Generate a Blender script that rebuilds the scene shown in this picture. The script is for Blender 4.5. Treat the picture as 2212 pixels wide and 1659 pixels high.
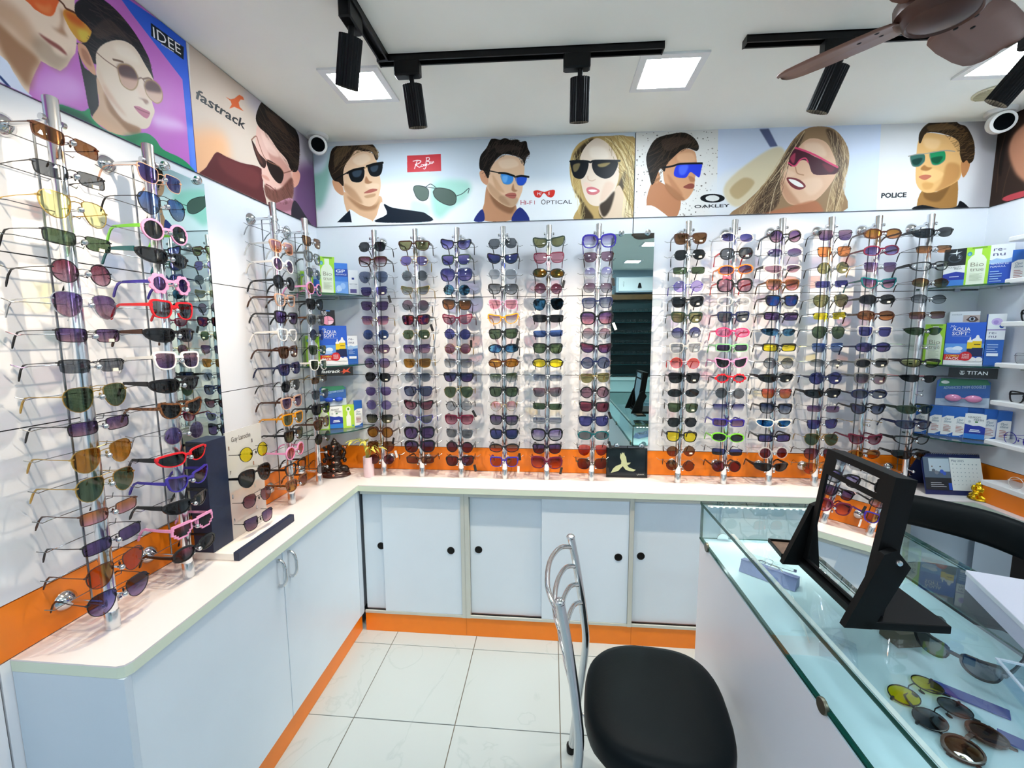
import bpy, bmesh, math, random
import numpy as np
from mathutils import Vector, Matrix
random.seed(7)
for o in list(bpy.data.objects): bpy.data.objects.remove(o)
SC=bpy.context.scene; COL=SC.collection
R=math.radians
# ---------------------------------------------------------------- camera, world, exposure
cd=bpy.data.cameras.new('camera'); cam=bpy.data.objects.new('camera',cd); COL.objects.link(cam)
cd.sensor_width=36; cd.lens=929.27/2212*36; cd.clip_start=.02
yw,pt,rl=.0910,-.1145,-.0059
fw=Vector((-math.sin(yw)*math.cos(pt),math.cos(yw)*math.cos(pt),math.sin(pt)))
rt=Vector((math.cos(yw),math.sin(yw),0)); up=rt.cross(fw)
r2=rt*math.cos(rl)+up*math.sin(rl); u2=up*math.cos(rl)-rt*math.sin(rl)
M=Matrix((r2,u2,-fw)).transposed().to_4x4(); M.translation=Vector((1.2181,-2.2092,1.4971)); cam.matrix_world=M
SC.camera=cam
W=bpy.data.worlds.new('world'); SC.world=W; W.use_nodes=True
W.node_tree.nodes['Background'].inputs[0].default_value=(.75,.87,1,1); W.node_tree.nodes['Background'].inputs[1].default_value=.3
vs=SC.view_settings; vs.view_transform='Standard'; vs.look='None'; vs.gamma=1; vs.use_curve_mapping=False
vs.exposure=1.84
try:
    SC.cycles.transparent_max_bounces=40; SC.cycles.max_bounces=12; SC.cycles.diffuse_bounces=6; SC.cycles.glossy_bounces=6
    SC.cycles.caustics_reflective=False; SC.cycles.caustics_refractive=False
except Exception: pass
PANEL_E=29.0; PANEL_C=(.82,.925,1.0); SPOT_E=15.0; SPOT_C=(1.0,.81,.60)
# room sizes (metres)
RW,RD=3.185,4.5; ZC0,ZC1=2.473,2.421; ZB=2.056; ZS1,ZS2=1.688,1.289; ZO,ZT=.900,.773; DL,DB=.283,.262; YE=-1.419
def zceil(x): return ZC0+(ZC1-ZC0)*x/RW
# ---------------------------------------------------------------- helpers
def lin(h):
    c=[int(h[i:i+2],16)/255 for i in (0,2,4)]
    return tuple(v/12.92 if v<=.04045 else ((v+.055)/1.055)**2.4 for v in c)
MC={}
def mat(name,hexc,rough=.5,metal=0.0,spec=.5,noise=0,nscale=30,emit=0,coat=0,bump=0,alpha=1):
    if name in MC: return MC[name]
    m=bpy.data.materials.new(name); m.use_nodes=True; nt=m.node_tree; b=nt.nodes['Principled BSDF']
    c=lin(hexc); b.inputs['Base Color'].default_value=(*c,1); b.inputs['Roughness'].default_value=rough; b.inputs['Metallic'].default_value=metal
    b.inputs['Specular IOR Level'].default_value=spec; b.inputs['Coat Weight'].default_value=coat
    if emit: b.inputs['Emission Color'].default_value=(*c,1); b.inputs['Emission Strength'].default_value=emit
    if noise or bump:
        tc=nt.nodes.new('ShaderNodeTexCoord'); n=nt.nodes.new('ShaderNodeTexNoise'); n.inputs['Scale'].default_value=nscale; n.inputs['Detail'].default_value=4
        nt.links.new(tc.outputs['Object'],n.inputs['Vector'])
        if noise:
            rp=nt.nodes.new('ShaderNodeValToRGB'); rp.color_ramp.elements[0].position=.3; rp.color_ramp.elements[1].position=.7
            rp.color_ramp.elements[0].color=(*[v*(1-noise) for v in c],1); rp.color_ramp.elements[1].color=(*[min(1,v*(1+noise)) for v in c],1)
            nt.links.new(n.outputs['Fac'],rp.inputs[0]); nt.links.new(rp.outputs[0],b.inputs['Base Color'])
        if bump:
            bp=nt.nodes.new('ShaderNodeBump'); bp.inputs['Strength'].default_value=bump; bp.inputs['Distance'].default_value=.002
            nt.links.new(n.outputs['Fac'],bp.inputs['Height']); nt.links.new(bp.outputs[0],b.inputs['Normal'])
    if alpha<1:
        tr=nt.nodes.new('ShaderNodeBsdfTransparent'); mx=nt.nodes.new('ShaderNodeMixShader'); mx.inputs[0].default_value=alpha
        tr.inputs[0].default_value=(*[.5+.5*v for v in c],1)
        out=nt.nodes['Material Output']; nt.links.new(tr.outputs[0],mx.inputs[1]); nt.links.new(b.outputs[0],mx.inputs[2]); nt.links.new(mx.outputs[0],out.inputs[0])
    MC[name]=m; return m
def glass(name,top,bot=None,mirror=None,ior=1.45,power=.5):
    """clear or tinted sheet: transparent tint (graded from bottom to top edge) under a Fresnel reflection"""
    if name in MC: return MC[name]
    m=bpy.data.materials.new(name); m.use_nodes=True; nt=m.node_tree; nt.nodes.clear()
    out=nt.nodes.new('ShaderNodeOutputMaterial'); tr=nt.nodes.new('ShaderNodeBsdfTransparent'); gl=nt.nodes.new('ShaderNodeBsdfGlossy'); gl.inputs['Roughness'].default_value=.02
    fr=nt.nodes.new('ShaderNodeFresnel'); fr.inputs['IOR'].default_value=ior; mx=nt.nodes.new('ShaderNodeMixShader')
    t=[v**power for v in lin(top)]
    if bot and bot!=top:
        b=[v**power for v in lin(bot)]
        tc=nt.nodes.new('ShaderNodeTexCoord'); sp=nt.nodes.new('ShaderNodeSeparateXYZ'); rp=nt.nodes.new('ShaderNodeValToRGB')
        rp.color_ramp.elements[0].position=.12; rp.color_ramp.elements[0].color=(*b,1); rp.color_ramp.elements[1].position=.85; rp.color_ramp.elements[1].color=(*t,1)
        nt.links.new(tc.outputs['Generated'],sp.inputs[0]); nt.links.new(sp.outputs[2],rp.inputs[0]); nt.links.new(rp.outputs[0],tr.inputs[0])
    else: tr.inputs[0].default_value=(*t,1)
    if mirror:
        mx.inputs[0].default_value=.55; gl.inputs[0].default_value=(*lin(mirror),1)
        tc=nt.nodes.new('ShaderNodeTexCoord'); n=nt.nodes.new('ShaderNodeTexNoise'); n.inputs['Scale'].default_value=45
        rp=nt.nodes.new('ShaderNodeValToRGB'); a=lin(mirror); rp.color_ramp.elements[0].position=.4; rp.color_ramp.elements[1].position=.62
        rp.color_ramp.elements[0].color=(*a,1); rp.color_ramp.elements[1].color=(*lin(bot or top),1)
        nt.links.new(tc.outputs['Object'],n.inputs['Vector']); nt.links.new(n.outputs['Fac'],rp.inputs[0]); nt.links.new(rp.outputs[0],gl.inputs[0])
    else:
        ge=nt.nodes.new('ShaderNodeNewGeometry'); sb=nt.nodes.new('ShaderNodeMath'); sb.operation='SUBTRACT'; sb.inputs[0].default_value=1; mu=nt.nodes.new('ShaderNodeMath'); mu.operation='MULTIPLY'
        nt.links.new(ge.outputs['Backfacing'],sb.inputs[1]); nt.links.new(fr.outputs[0],mu.inputs[0]); nt.links.new(sb.outputs[0],mu.inputs[1]); nt.links.new(mu.outputs[0],mx.inputs[0]); gl.inputs[0].default_value=(1,1,1,1)
    nt.links.new(tr.outputs[0],mx.inputs[1]); nt.links.new(gl.outputs[0],mx.inputs[2]); nt.links.new(mx.outputs[0],out.inputs[0])
    MC[name]=m; return m
class MB:
    """collects shapes and links them as ONE mesh object"""
    def __init__(s): s.v=[]; s.f=[]; s.mi=[]; s.cur=0
    def add(s,vs,fs):
        k=len(s.v); s.v+= [tuple(v) for v in vs]; s.f+=[tuple(i+k for i in f) for f in fs]; s.mi+=[s.cur]*len(fs); return s
    def box(s,x0,y0,z0,x1,y1,z1,bev=0,rz=0,piv=None):
        if bev:
            b=bev; pts=[]
            for (zz,ins) in ((z0,b),(z0+b,0),(z1-b,0),(z1,b)):
                i=ins
                pts+=[(x0+i+b*.0,y0+i+b,zz),(x0+i+b,y0+i,zz),(x1-i-b,y0+i,zz),(x1-i,y0+i+b,zz),(x1-i,y1-i-b,zz),(x1-i-b,y1-i,zz),(x0+i+b,y1-i,zz),(x0+i,y1-i-b,zz)]
            fs=[tuple(reversed(range(8))),tuple(range(24,32))]
            for r in range(3):
                for j in range(8): a=r*8+j; c=r*8+(j+1)%8; fs.append((a,c,c+8,a+8))
        else:
            pts=[(x0,y0,z0),(x1,y0,z0),(x1,y1,z0),(x0,y1,z0),(x0,y0,z1),(x1,y0,z1),(x1,y1,z1),(x0,y1,z1)]
            fs=[(3,2,1,0),(4,5,6,7),(0,1,5,4),(1,2,6,5),(2,3,7,6),(3,0,4,7)]
        if rz:
            cx,cy=piv or ((x0+x1)/2,(y0+y1)/2); c,si=math.cos(rz),math.sin(rz)
            pts=[(cx+(x-cx)*c-(y-cy)*si,cy+(x-cx)*si+(y-cy)*c,z) for x,y,z in pts]
        return s.add(pts,fs)
    def tube(s,path,r,n=8,cap=True):
        path=[Vector(p) for p in path]; rs=r if isinstance(r,(list,tuple)) else [r]*len(path)
        vs=[]; prev=None
        for i,p in enumerate(path):
            t=(path[min(i+1,len(path)-1)]-path[max(i-1,0)]).normalized()
            if prev is None: a=Vector((0,0,1)) if abs(t.z)<.9 else Vector((1,0,0)); u=t.cross(a).normalized()
            else: u=(prev-t*prev.dot(t)).normalized()
            prev=u; w=t.cross(u)
            for j in range(n):
                an=2*math.pi*j/n; vs.append(p+(u*math.cos(an)+w*math.sin(an))*rs[i])
        fs=[]
        for i in range(len(path)-1):
            for j in range(n): a=i*n+j; b=i*n+(j+1)%n; fs.append((a,b,b+n,a+n))
        if cap: fs+= [tuple(reversed(range(n))),tuple(range((len(path)-1)*n,len(path)*n))]
        return s.add(vs,fs)
    def lathe(s,prof,n=20,c=(0,0,0),ax='z',cap=True):
        vs=[]
        for r,h in prof:
            for j in range(n):
                a=2*math.pi*j/n; x,y=r*math.cos(a),r*math.sin(a)
                p={'z':(x,y,h),'y':(x,-h,y),'x':(h,x,y)}[ax]; vs.append((c[0]+p[0],c[1]+p[1],c[2]+p[2]))
        fs=[]
        for i in range(len(prof)-1):
            for j in range(n): a=i*n+j; b=i*n+(j+1)%n; fs.append((a,b,b+n,a+n))
        if cap: fs+=[tuple(reversed(range(n))),tuple(range((len(prof)-1)*n,len(prof)*n))]
        return s.add(vs,fs)
    def ell(s,c,r,n=12,m=8,rot=None):
        vs=[];fs=[]
        for i in range(m+1):
            ph=math.pi*i/m
            for j in range(n):
                th=2*math.pi*j/n; v=Vector((r[0]*math.sin(ph)*math.cos(th),r[1]*math.sin(ph)*math.sin(th),r[2]*math.cos(ph)))
                if rot: v=rot@v
                vs.append((c[0]+v.x,c[1]+v.y,c[2]+v.z))
        for i in range(m):
            for j in range(n): a=i*n+j;b=i*n+(j+1)%n; fs.append((a,a+n,b+n,b))
        return s.add(vs,fs)
    def prism(s,pts,off):
        n=len(pts); o=Vector(off); a=[Vector(p) for p in pts]
        return s.add(a+[p+o for p in a],[tuple(reversed(range(n))),tuple(range(n,2*n))]+[(i,(i+1)%n,(i+1)%n+n,i+n) for i in range(n)])
    def data(s,name,smooth=False):
        me=bpy.data.meshes.new(name); me.from_pydata(s.v,[],s.f)
        if any(s.mi): me.polygons.foreach_set('material_index',s.mi)
        bm=bmesh.new(); bm.from_mesh(me); bmesh.ops.remove_doubles(bm,verts=bm.verts,dist=1e-6); bmesh.ops.recalc_face_normals(bm,faces=bm.faces); bm.to_mesh(me); bm.free()
        if smooth:
            me.polygons.foreach_set('use_smooth',[True]*len(me.polygons))
            try: me.set_sharp_from_angle(angle=R(40))
            except Exception: pass
        return me
    def build(s,name,m,parent=None,smooth=False):
        me=s.data(name,smooth)
        for x in (m if isinstance(m,(list,tuple)) else [m]): me.materials.append(x)
        return put(name,me,parent)
def put(name,me,parent=None,m=None,loc=None,rot=None):
    o=bpy.data.objects.new(name,me); COL.objects.link(o)
    if parent: o.parent=parent
    if m is not None:
        if not me.materials: me.materials.append(None)
        o.material_slots[0].link='OBJECT'; o.material_slots[0].material=m
    if loc: o.location=loc
    if rot: o.rotation_euler=rot
    return o
def tag(o,label=None,cat=None,group=None,kind=None):
    if label: o['label']=label
    if cat: o['category']=cat
    if group: o['group']=group
    if kind: o['kind']=kind
    return o
def thing(name,label,cat,loc=(0,0,0),rz=0,group=None,rot=None):
    o=bpy.data.objects.new(name,None); COL.objects.link(o); o.location=loc; o.rotation_euler=rot or (0,0,rz); o.empty_display_size=.05
    return tag(o,label,cat,group)
def bx(name,m,parent,*a,bev=0,smooth=False): return MB().box(*a,bev=bev).build(name,m,parent,smooth)
def spline(pts,sub=4,closed=True):
    n=len(pts); out=[]
    rng=n if closed else n-1
    for i in range(rng):
        p=[pts[(i+k)%n] if closed else pts[min(max(i+k,0),n-1)] for k in (-1,0,1,2)]
        for s in range(sub):
            t=s/sub; out.append(tuple(.5*((2*b)+(c-a)*t+(2*a-5*b+4*c-d)*t*t+(3*b-a-3*c+d)*t**3) for a,b,c,d in zip(*p)))
    if not closed: out.append(tuple(pts[-1]))
    return out
TXT={}
def text(s,m,parent,origin,right,upv,width=None,height=None,shear=0,name='lettering',weight=0,depth=.0004):
    """flat lettering: baseline starts at origin, runs along right; scaled to width and/or cap height"""
    key=(s,shear,weight)
    if key not in TXT:
        cu=bpy.data.curves.new('lettering','FONT'); cu.body=s; cu.shear=shear; cu.offset=weight; cu.resolution_u=2
        ob=bpy.data.objects.new('tmp',cu); COL.objects.link(ob); bpy.context.view_layer.update()
        me=bpy.data.meshes.new_from_object(ob.evaluated_get(bpy.context.evaluated_depsgraph_get())); bpy.data.objects.remove(ob)
        co=np.zeros(len(me.vertices)*3,dtype=np.float32); me.vertices.foreach_get('co',co); co=co.reshape(-1,3)
        TXT[key]=(co,[tuple(p.vertices) for p in me.polygons])
    co,fs=TXT[key]; x0=co[:,0].min(); w=co[:,0].max()-x0; h=.72
    sx=width/w if width else None; sy=height/h if height else None
    sx=sx or sy; sy=sy or sx
    rv=Vector(right).normalized(); uv=Vector(upv).normalized(); nv=rv.cross(uv); o0=Vector(origin)+nv*depth
    mb=MB(); mb.add([o0+rv*((c[0]-x0)*sx)+uv*(c[1]*sy) for c in co.tolist()],fs)
    me=bpy.data.meshes.new(name); me.from_pydata(mb.v,[],mb.f); me.materials.append(m); return put(name,me,parent)
ORD=['first','second','third','fourth','fifth','sixth','seventh','eighth','ninth','tenth','eleventh','twelfth','thirteenth','fourteenth','fifteenth','sixteenth']
# ---------------------------------------------------------------- materials
white=mat('white_laminate','c3d2e0',.38,noise=.01,nscale=8); wallm=mat('wall_laminate','e3e6ec',.42,noise=.012,nscale=5); dark=mat('seam_dark','2a2a2c',.8)  # dark: wall core that shows in the joints between panels
counterm=mat('counter_laminate','e0dcdc',.3,noise=.01,nscale=12); edgem=mat('counter_edge_band','cfdccb',.5); doorm=mat('door_laminate','d2e0ec',.34,noise=.015,nscale=6)
orange=mat('orange_laminate','f08012',.35,noise=.03,nscale=14); ceilm=mat('ceiling_paint','fafaf2',.9,noise=.015,nscale=3)
chrome=mat('chrome','d8dadc',.12,1.0); steel=mat('brushed_steel','b5b8ba',.3,1.0); black=mat('black_plastic','060708',.45,spec=.25); blackm=mat('black_metal','0b0d10',.4,.2,spec=.3); alum=mat('aluminium_frame','c9cdc6',.45,.4)
whitepl=mat('white_plastic','eceded',.35); mirrorm=mat('mirror_silver','cfe4df',.0,1.0)
pane=glass('clear_glass','eefaf8',power=.5,ior=1.5); gedge=mat('glass_edge','0d4a40',.15,alpha=.8); acryl=glass('clear_acrylic','f2f6fa',power=.5,ior=1.35)
navy=mat('navy_card','17243f',.5,noise=.1,nscale=80); leather=mat('black_leather','0a1215',.45,spec=.12,bump=.12,nscale=220)
A_IDEE=[['q','c06cc2',0,1,[-1456,2329,-759,2480,-792,2057,-887,2041,-1214,2032,-1488,2039]],['q','2f62d8',0,1,[-1103,2442,-753,2479,-759,2035,-937,2057,-1063,2123]],['p','6a90f0',25,0.8,[-791,2187,-749,2181,-752,2037,-789,2044]],['q','c06cc2',0,1,[-1363,2312,-1048,2470,-990,2445,-957,2424,-809,2345,-793,2336,-791,2187,-792,2057,-887,2041,-1214,2032,-1394,2039]],['p','dba0e4',40,0.9,[-1239,2083,-1193,2138,-1127,2157,-1117,2119,-1171,2070,-1227,2060]],['p','dcb0e2',30,0.9,[-914,2171,-826,2195,-792,2182,-864,2150,-918,2139]],['q','efd5bf',0,1,[-1378,2273,-1114,2371,-1115,2350,-1118,2291,-1122,2242,-1128,2216,-1140,2196,-1152,2172,-1169,2151,-1192,2149,-1210,2150,-1225,2117,-1239,2083,-1244,2060,-1269,2067,-1398,2097]],['p','c29a7c',25,0.8,[-1303,2229,-1244,2240,-1211,2197,-1230,2163,-1267,2187,-1308,2184]],['p','9a6d4c',18,0.9,[-1298,2185,-1250,2167,-1212,2151,-1228,2115,-1242,2072,-1261,2090,-1289,2127]],['p','8a7560',16,0.55,[-1225,2182,-1207,2206,-1186,2203,-1151,2195,-1134,2221,-1140,2196,-1169,2152,-1195,2150,-1218,2160]],['p','e9d3c0',10,0.8,[-1181,2203,-1163,2203,-1153,2202,-1158,2189,-1178,2187]],['p','a97858',8,0.8,[-1152,2303,-1145,2294,-1150,2260,-1142,2246,-1159,2242,-1178,2245,-1164,2250,-1154,2271]],['p','8a4b44',4,1,[-1208,2212,-1182,2212,-1162,2211,-1150,2203,-1152,2198,-1170,2201,-1189,2203]],['p','dde5fb',0,1,[-1394,2126,-1291,2115,-1269,2092,-1252,2066,-1225,2047,-1271,2046,-1402,2059]],['l','223a77',9,1,[-1296,2068,-1281,2055]],['p','e0622e',0,1,[-1227,2277,-1218,2267,-1207,2262,-1185,2265,-1171,2276,-1161,2300,-1156,2327]],['p','e9894e',10,0.8,[-1208,2277,-1186,2286,-1172,2299,-1178,2275,-1197,2267]],['p','d49a38',0,1,[-1147,2294,-1141,2309,-1127,2315,-1106,2313,-1079,2300,-1083,2285,-1093,2265,-1106,2254,-1117,2253,-1133,2266,-1141,2279]],['p','c2561f',14,0.85,[-1144,2303,-1124,2313,-1096,2309,-1105,2292,-1134,2288]],['p','d8c24a',10,0.8,[-1114,2280,-1087,2289,-1095,2266,-1109,2258]],['l','5a2b1a',7,1,[-1161,2324,-1144,2319,-1138,2313,-1116,2317,-1096,2311,-1079,2300]],['p','16151a',0,1,[-1116,2335,-1101,2359,-1064,2394,-1032,2404,-991,2397,-949,2373,-916,2336,-909,2311,-904,2275,-927,2300,-954,2330,-999,2324,-1044,2290,-1068,2257,-1076,2221,-1091,2221,-1100,2242,-1123,2242,-1096,2262,-1079,2298,-1085,2305,-1114,2312]],['p','16171c',0,1,[-1121,2225,-1109,2193,-1079,2191,-1081,2167,-1082,2114,-1090,2091,-1101,2077,-1109,2093,-1114,2150]],['s','463a38',110,0.8,[-1060,2362,-969,2356,-1116,2335,-1064,2394,-991,2397,-916,2336,-904,2275,-959,2327,-999,2324,-1068,2257,-1091,2221,-1123,2242,-1079,2298]],['p','4a3a34',6,0.6,[-1074,2305,-1029,2361,-975,2349,-963,2337,-1006,2337,-1060,2292]],['p','e2cdb9',0,1,[-1072,2253,-1044,2292,-999,2327,-958,2333,-927,2303,-905,2277,-904,2258,-916,2230,-915,2201,-910,2182,-922,2154,-937,2124,-965,2108,-1015,2107,-1046,2132,-1063,2158,-1079,2187,-1077,2218]],['p','d0ab8d',0,1,[-1079,2187,-1060,2152,-1046,2132,-1015,2107,-965,2109,-972,2090,-1001,2074,-1046,2056,-1074,2061,-1103,2073,-1082,2114,-1081,2152]],['p','8f6544',8,0.85,[-1063,2158,-1046,2132,-1015,2107,-965,2108,-975,2088,-1000,2081,-1033,2099,-1057,2118]],['p','d9b89e',14,0.6,[-1073,2213,-1057,2180,-1035,2153,-1052,2148,-1073,2179]],['p','cf9a7c',2,1,[-1119,2244,-1099,2249,-1084,2218,-1081,2190,-1098,2192,-1117,2213]],['p','9a6248',4,0.7,[-1111,2238,-1097,2236,-1089,2208,-1102,2208,-1111,2220]],['p','1d8a58',0,1,[-1185,2067,-1129,2077,-1108,2094,-1103,2072,-1070,2058,-1015,2066,-951,2102,-917,2099,-893,2079,-827,2078,-787,2064,-761,2034,-941,2021,-1112,2032,-1188,2041]],['p','124f3c',12,0.9,[-1182,2065,-1122,2072,-1095,2047,-1140,2042,-1181,2044]],['p','0e6a44',12,0.6,[-1020,2063,-957,2096,-985,2055,-937,2057,-985,2055]],['p','c99c82',10,0.55,[-1061,2178,-1035,2153,-1004,2124,-1029,2132,-1059,2156]],['p','e0bda8',12,0.6,[-965,2229,-937,2228,-925,2209,-954,2202]],['p','efdfce',12,0.8,[-1019,2302,-973,2322,-944,2299,-982,2285,-1012,2283]],['p','c9a08a',0,1,[-1017,2245,-1007,2259,-983,2271,-966,2269,-956,2251,-962,2227,-977,2208,-995,2202,-1012,2210]],['p','4a2222',9,1,[-1017,2245,-1007,2259,-983,2271,-966,2269,-956,2249,-983,2236,-1010,2229]],['p','d0ab96',0,1,[-937,2240,-928,2259,-908,2271,-885,2268,-876,2249,-882,2226,-900,2210,-920,2211,-933,2221]],['p','55302c',9,1,[-937,2240,-928,2259,-908,2271,-885,2268,-880,2251,-912,2237,-930,2232]],['l','9a7a50',4,1,[-1017,2245,-1007,2259,-983,2271,-966,2269,-956,2251,-962,2227,-977,2208,-995,2202,-1012,2210,-1017,2245]],['l','9a7a50',4,1,[-937,2240,-928,2259,-908,2271,-885,2268,-876,2249,-882,2226,-900,2210,-920,2211,-933,2221,-937,2240]],['l','7a5a4a',4,1,[-1072,2251,-1049,2245,-1018,2243]],['l','7a5a4a',5,1,[-956,2249,-944,2258,-935,2252]],['l','5b3b2a',7,0.9,[-1027,2260,-1014,2265,-999,2270]],['l','5b3b2a',6,0.8,[-939,2258,-920,2271,-910,2272]],['p','8a6050',5,0.8,[-962,2194,-948,2195,-939,2188,-928,2198,-935,2203]],['p','b7647c',2,1,[-978,2162,-963,2170,-948,2171,-928,2172,-929,2162,-941,2147,-962,2150]],['l','7a2f45',4,1,[-977,2162,-959,2162,-930,2166]],['q','0f1a24',0,1,[-894,2440,-776,2444,-781,2403,-897,2402]]]
A_FAST=[['q','d2bfb0',0,1,[-749,2514,206,2593,144,2016,-782,1998]],['p','eab389',60,1,[-800,2159,-611,2241,-632,2046,-807,1990]],['p','b9b2bd',60,0.9,[-509,2452,118,2517,93,2279,-126,2313]],['p','65436a',60,1,[-139,2308,101,2358,63,1999,-208,2012,-205,2149]],['p','5a2a2c',0,1,[-755,2036,-720,2089,-696,2123,-664,2161,-619,2163,-540,2171,-418,2193,-416,2121,-406,2032,-555,2031]],['p','73393a',16,0.6,[-658,2148,-540,2166,-435,2169,-460,2101,-626,2102]],['p','dcb2a4',0,1,[-418,2365,-357,2350,-299,2319,-235,2299,-180,2273,-179,2225,-196,2179,-207,2135,-281,2087,-336,2079,-400,2090,-404,2140,-419,2157,-419,2205,-444,2255,-438,2321]],['p','b57f72',12,0.7,[-363,2299,-238,2278,-198,2219,-294,2167,-349,2243]],['p','d89a86',0,1,[-186,2270,-148,2284,-129,2267,-149,2222,-189,2192,-197,2226]],['p','5b3028',9,0.8,[-405,2134,-361,2130,-295,2154,-208,2229,-194,2200,-206,2139,-281,2087,-336,2077,-397,2087]],['p','c58fa0',0,1,[-406,2032,-336,2077,-207,2136,-204,2030,-308,2033]],['p','8a5560',8,0.8,[-368,2062,-207,2128,-206,2088,-317,2050]],['p','261e2a',0,1,[-195,2132,-112,2092,-10,2014,-213,2024]],['p','18110e',0,1,[-381,2475,-322,2486,-238,2486,-135,2460,-121,2397,-144,2293,-181,2264,-210,2268,-235,2299,-299,2319,-357,2350,-418,2360,-430,2395]],['s','5a4436',120,0.9,[-365,2455,-190,2403,-381,2475,-238,2486,-121,2397,-144,2293,-210,2268,-299,2319,-418,2360]],['p','4a352a',7,0.7,[-366,2449,-273,2456,-200,2418,-246,2411,-340,2419]],['s','3a1d18',160,0.6,[-361,2127,-334,2091,-405,2134,-295,2154,-190,2235,-206,2139,-281,2087,-397,2087]],['p','ecc8ba',10,0.7,[-406,2341,-340,2321,-291,2290,-365,2280]],['p','3a2624',0,1,[-469,2285,-451,2275,-426,2250,-384,2236,-396,2204,-426,2205,-454,2242]],['p','6a4238',6,0.7,[-456,2267,-426,2244,-406,2216,-433,2223]],['p','241a18',0,1,[-379,2244,-296,2247,-263,2230,-284,2182,-320,2173,-364,2197]],['l','7a4c40',6,1,[-265,2229,-186,2270]],['l','8a5a48',6,1,[-469,2285,-437,2313,-422,2287,-384,2242,-296,2247,-260,2231]],['l','6a2f30',6,1,[-395,2139,-365,2139,-330,2131]],['p','c98d7c',4,0.9,[-423,2167,-398,2158,-368,2162,-386,2174]],['q','d9663a',0,1,[-598,2382,-572,2386,-551,2400,-522,2428,-501,2431,-496,2422,-516,2414,-529,2397,-525,2383,-503,2377,-534,2372,-555,2368,-583,2348,-568,2370,-573,2380]]]
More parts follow.
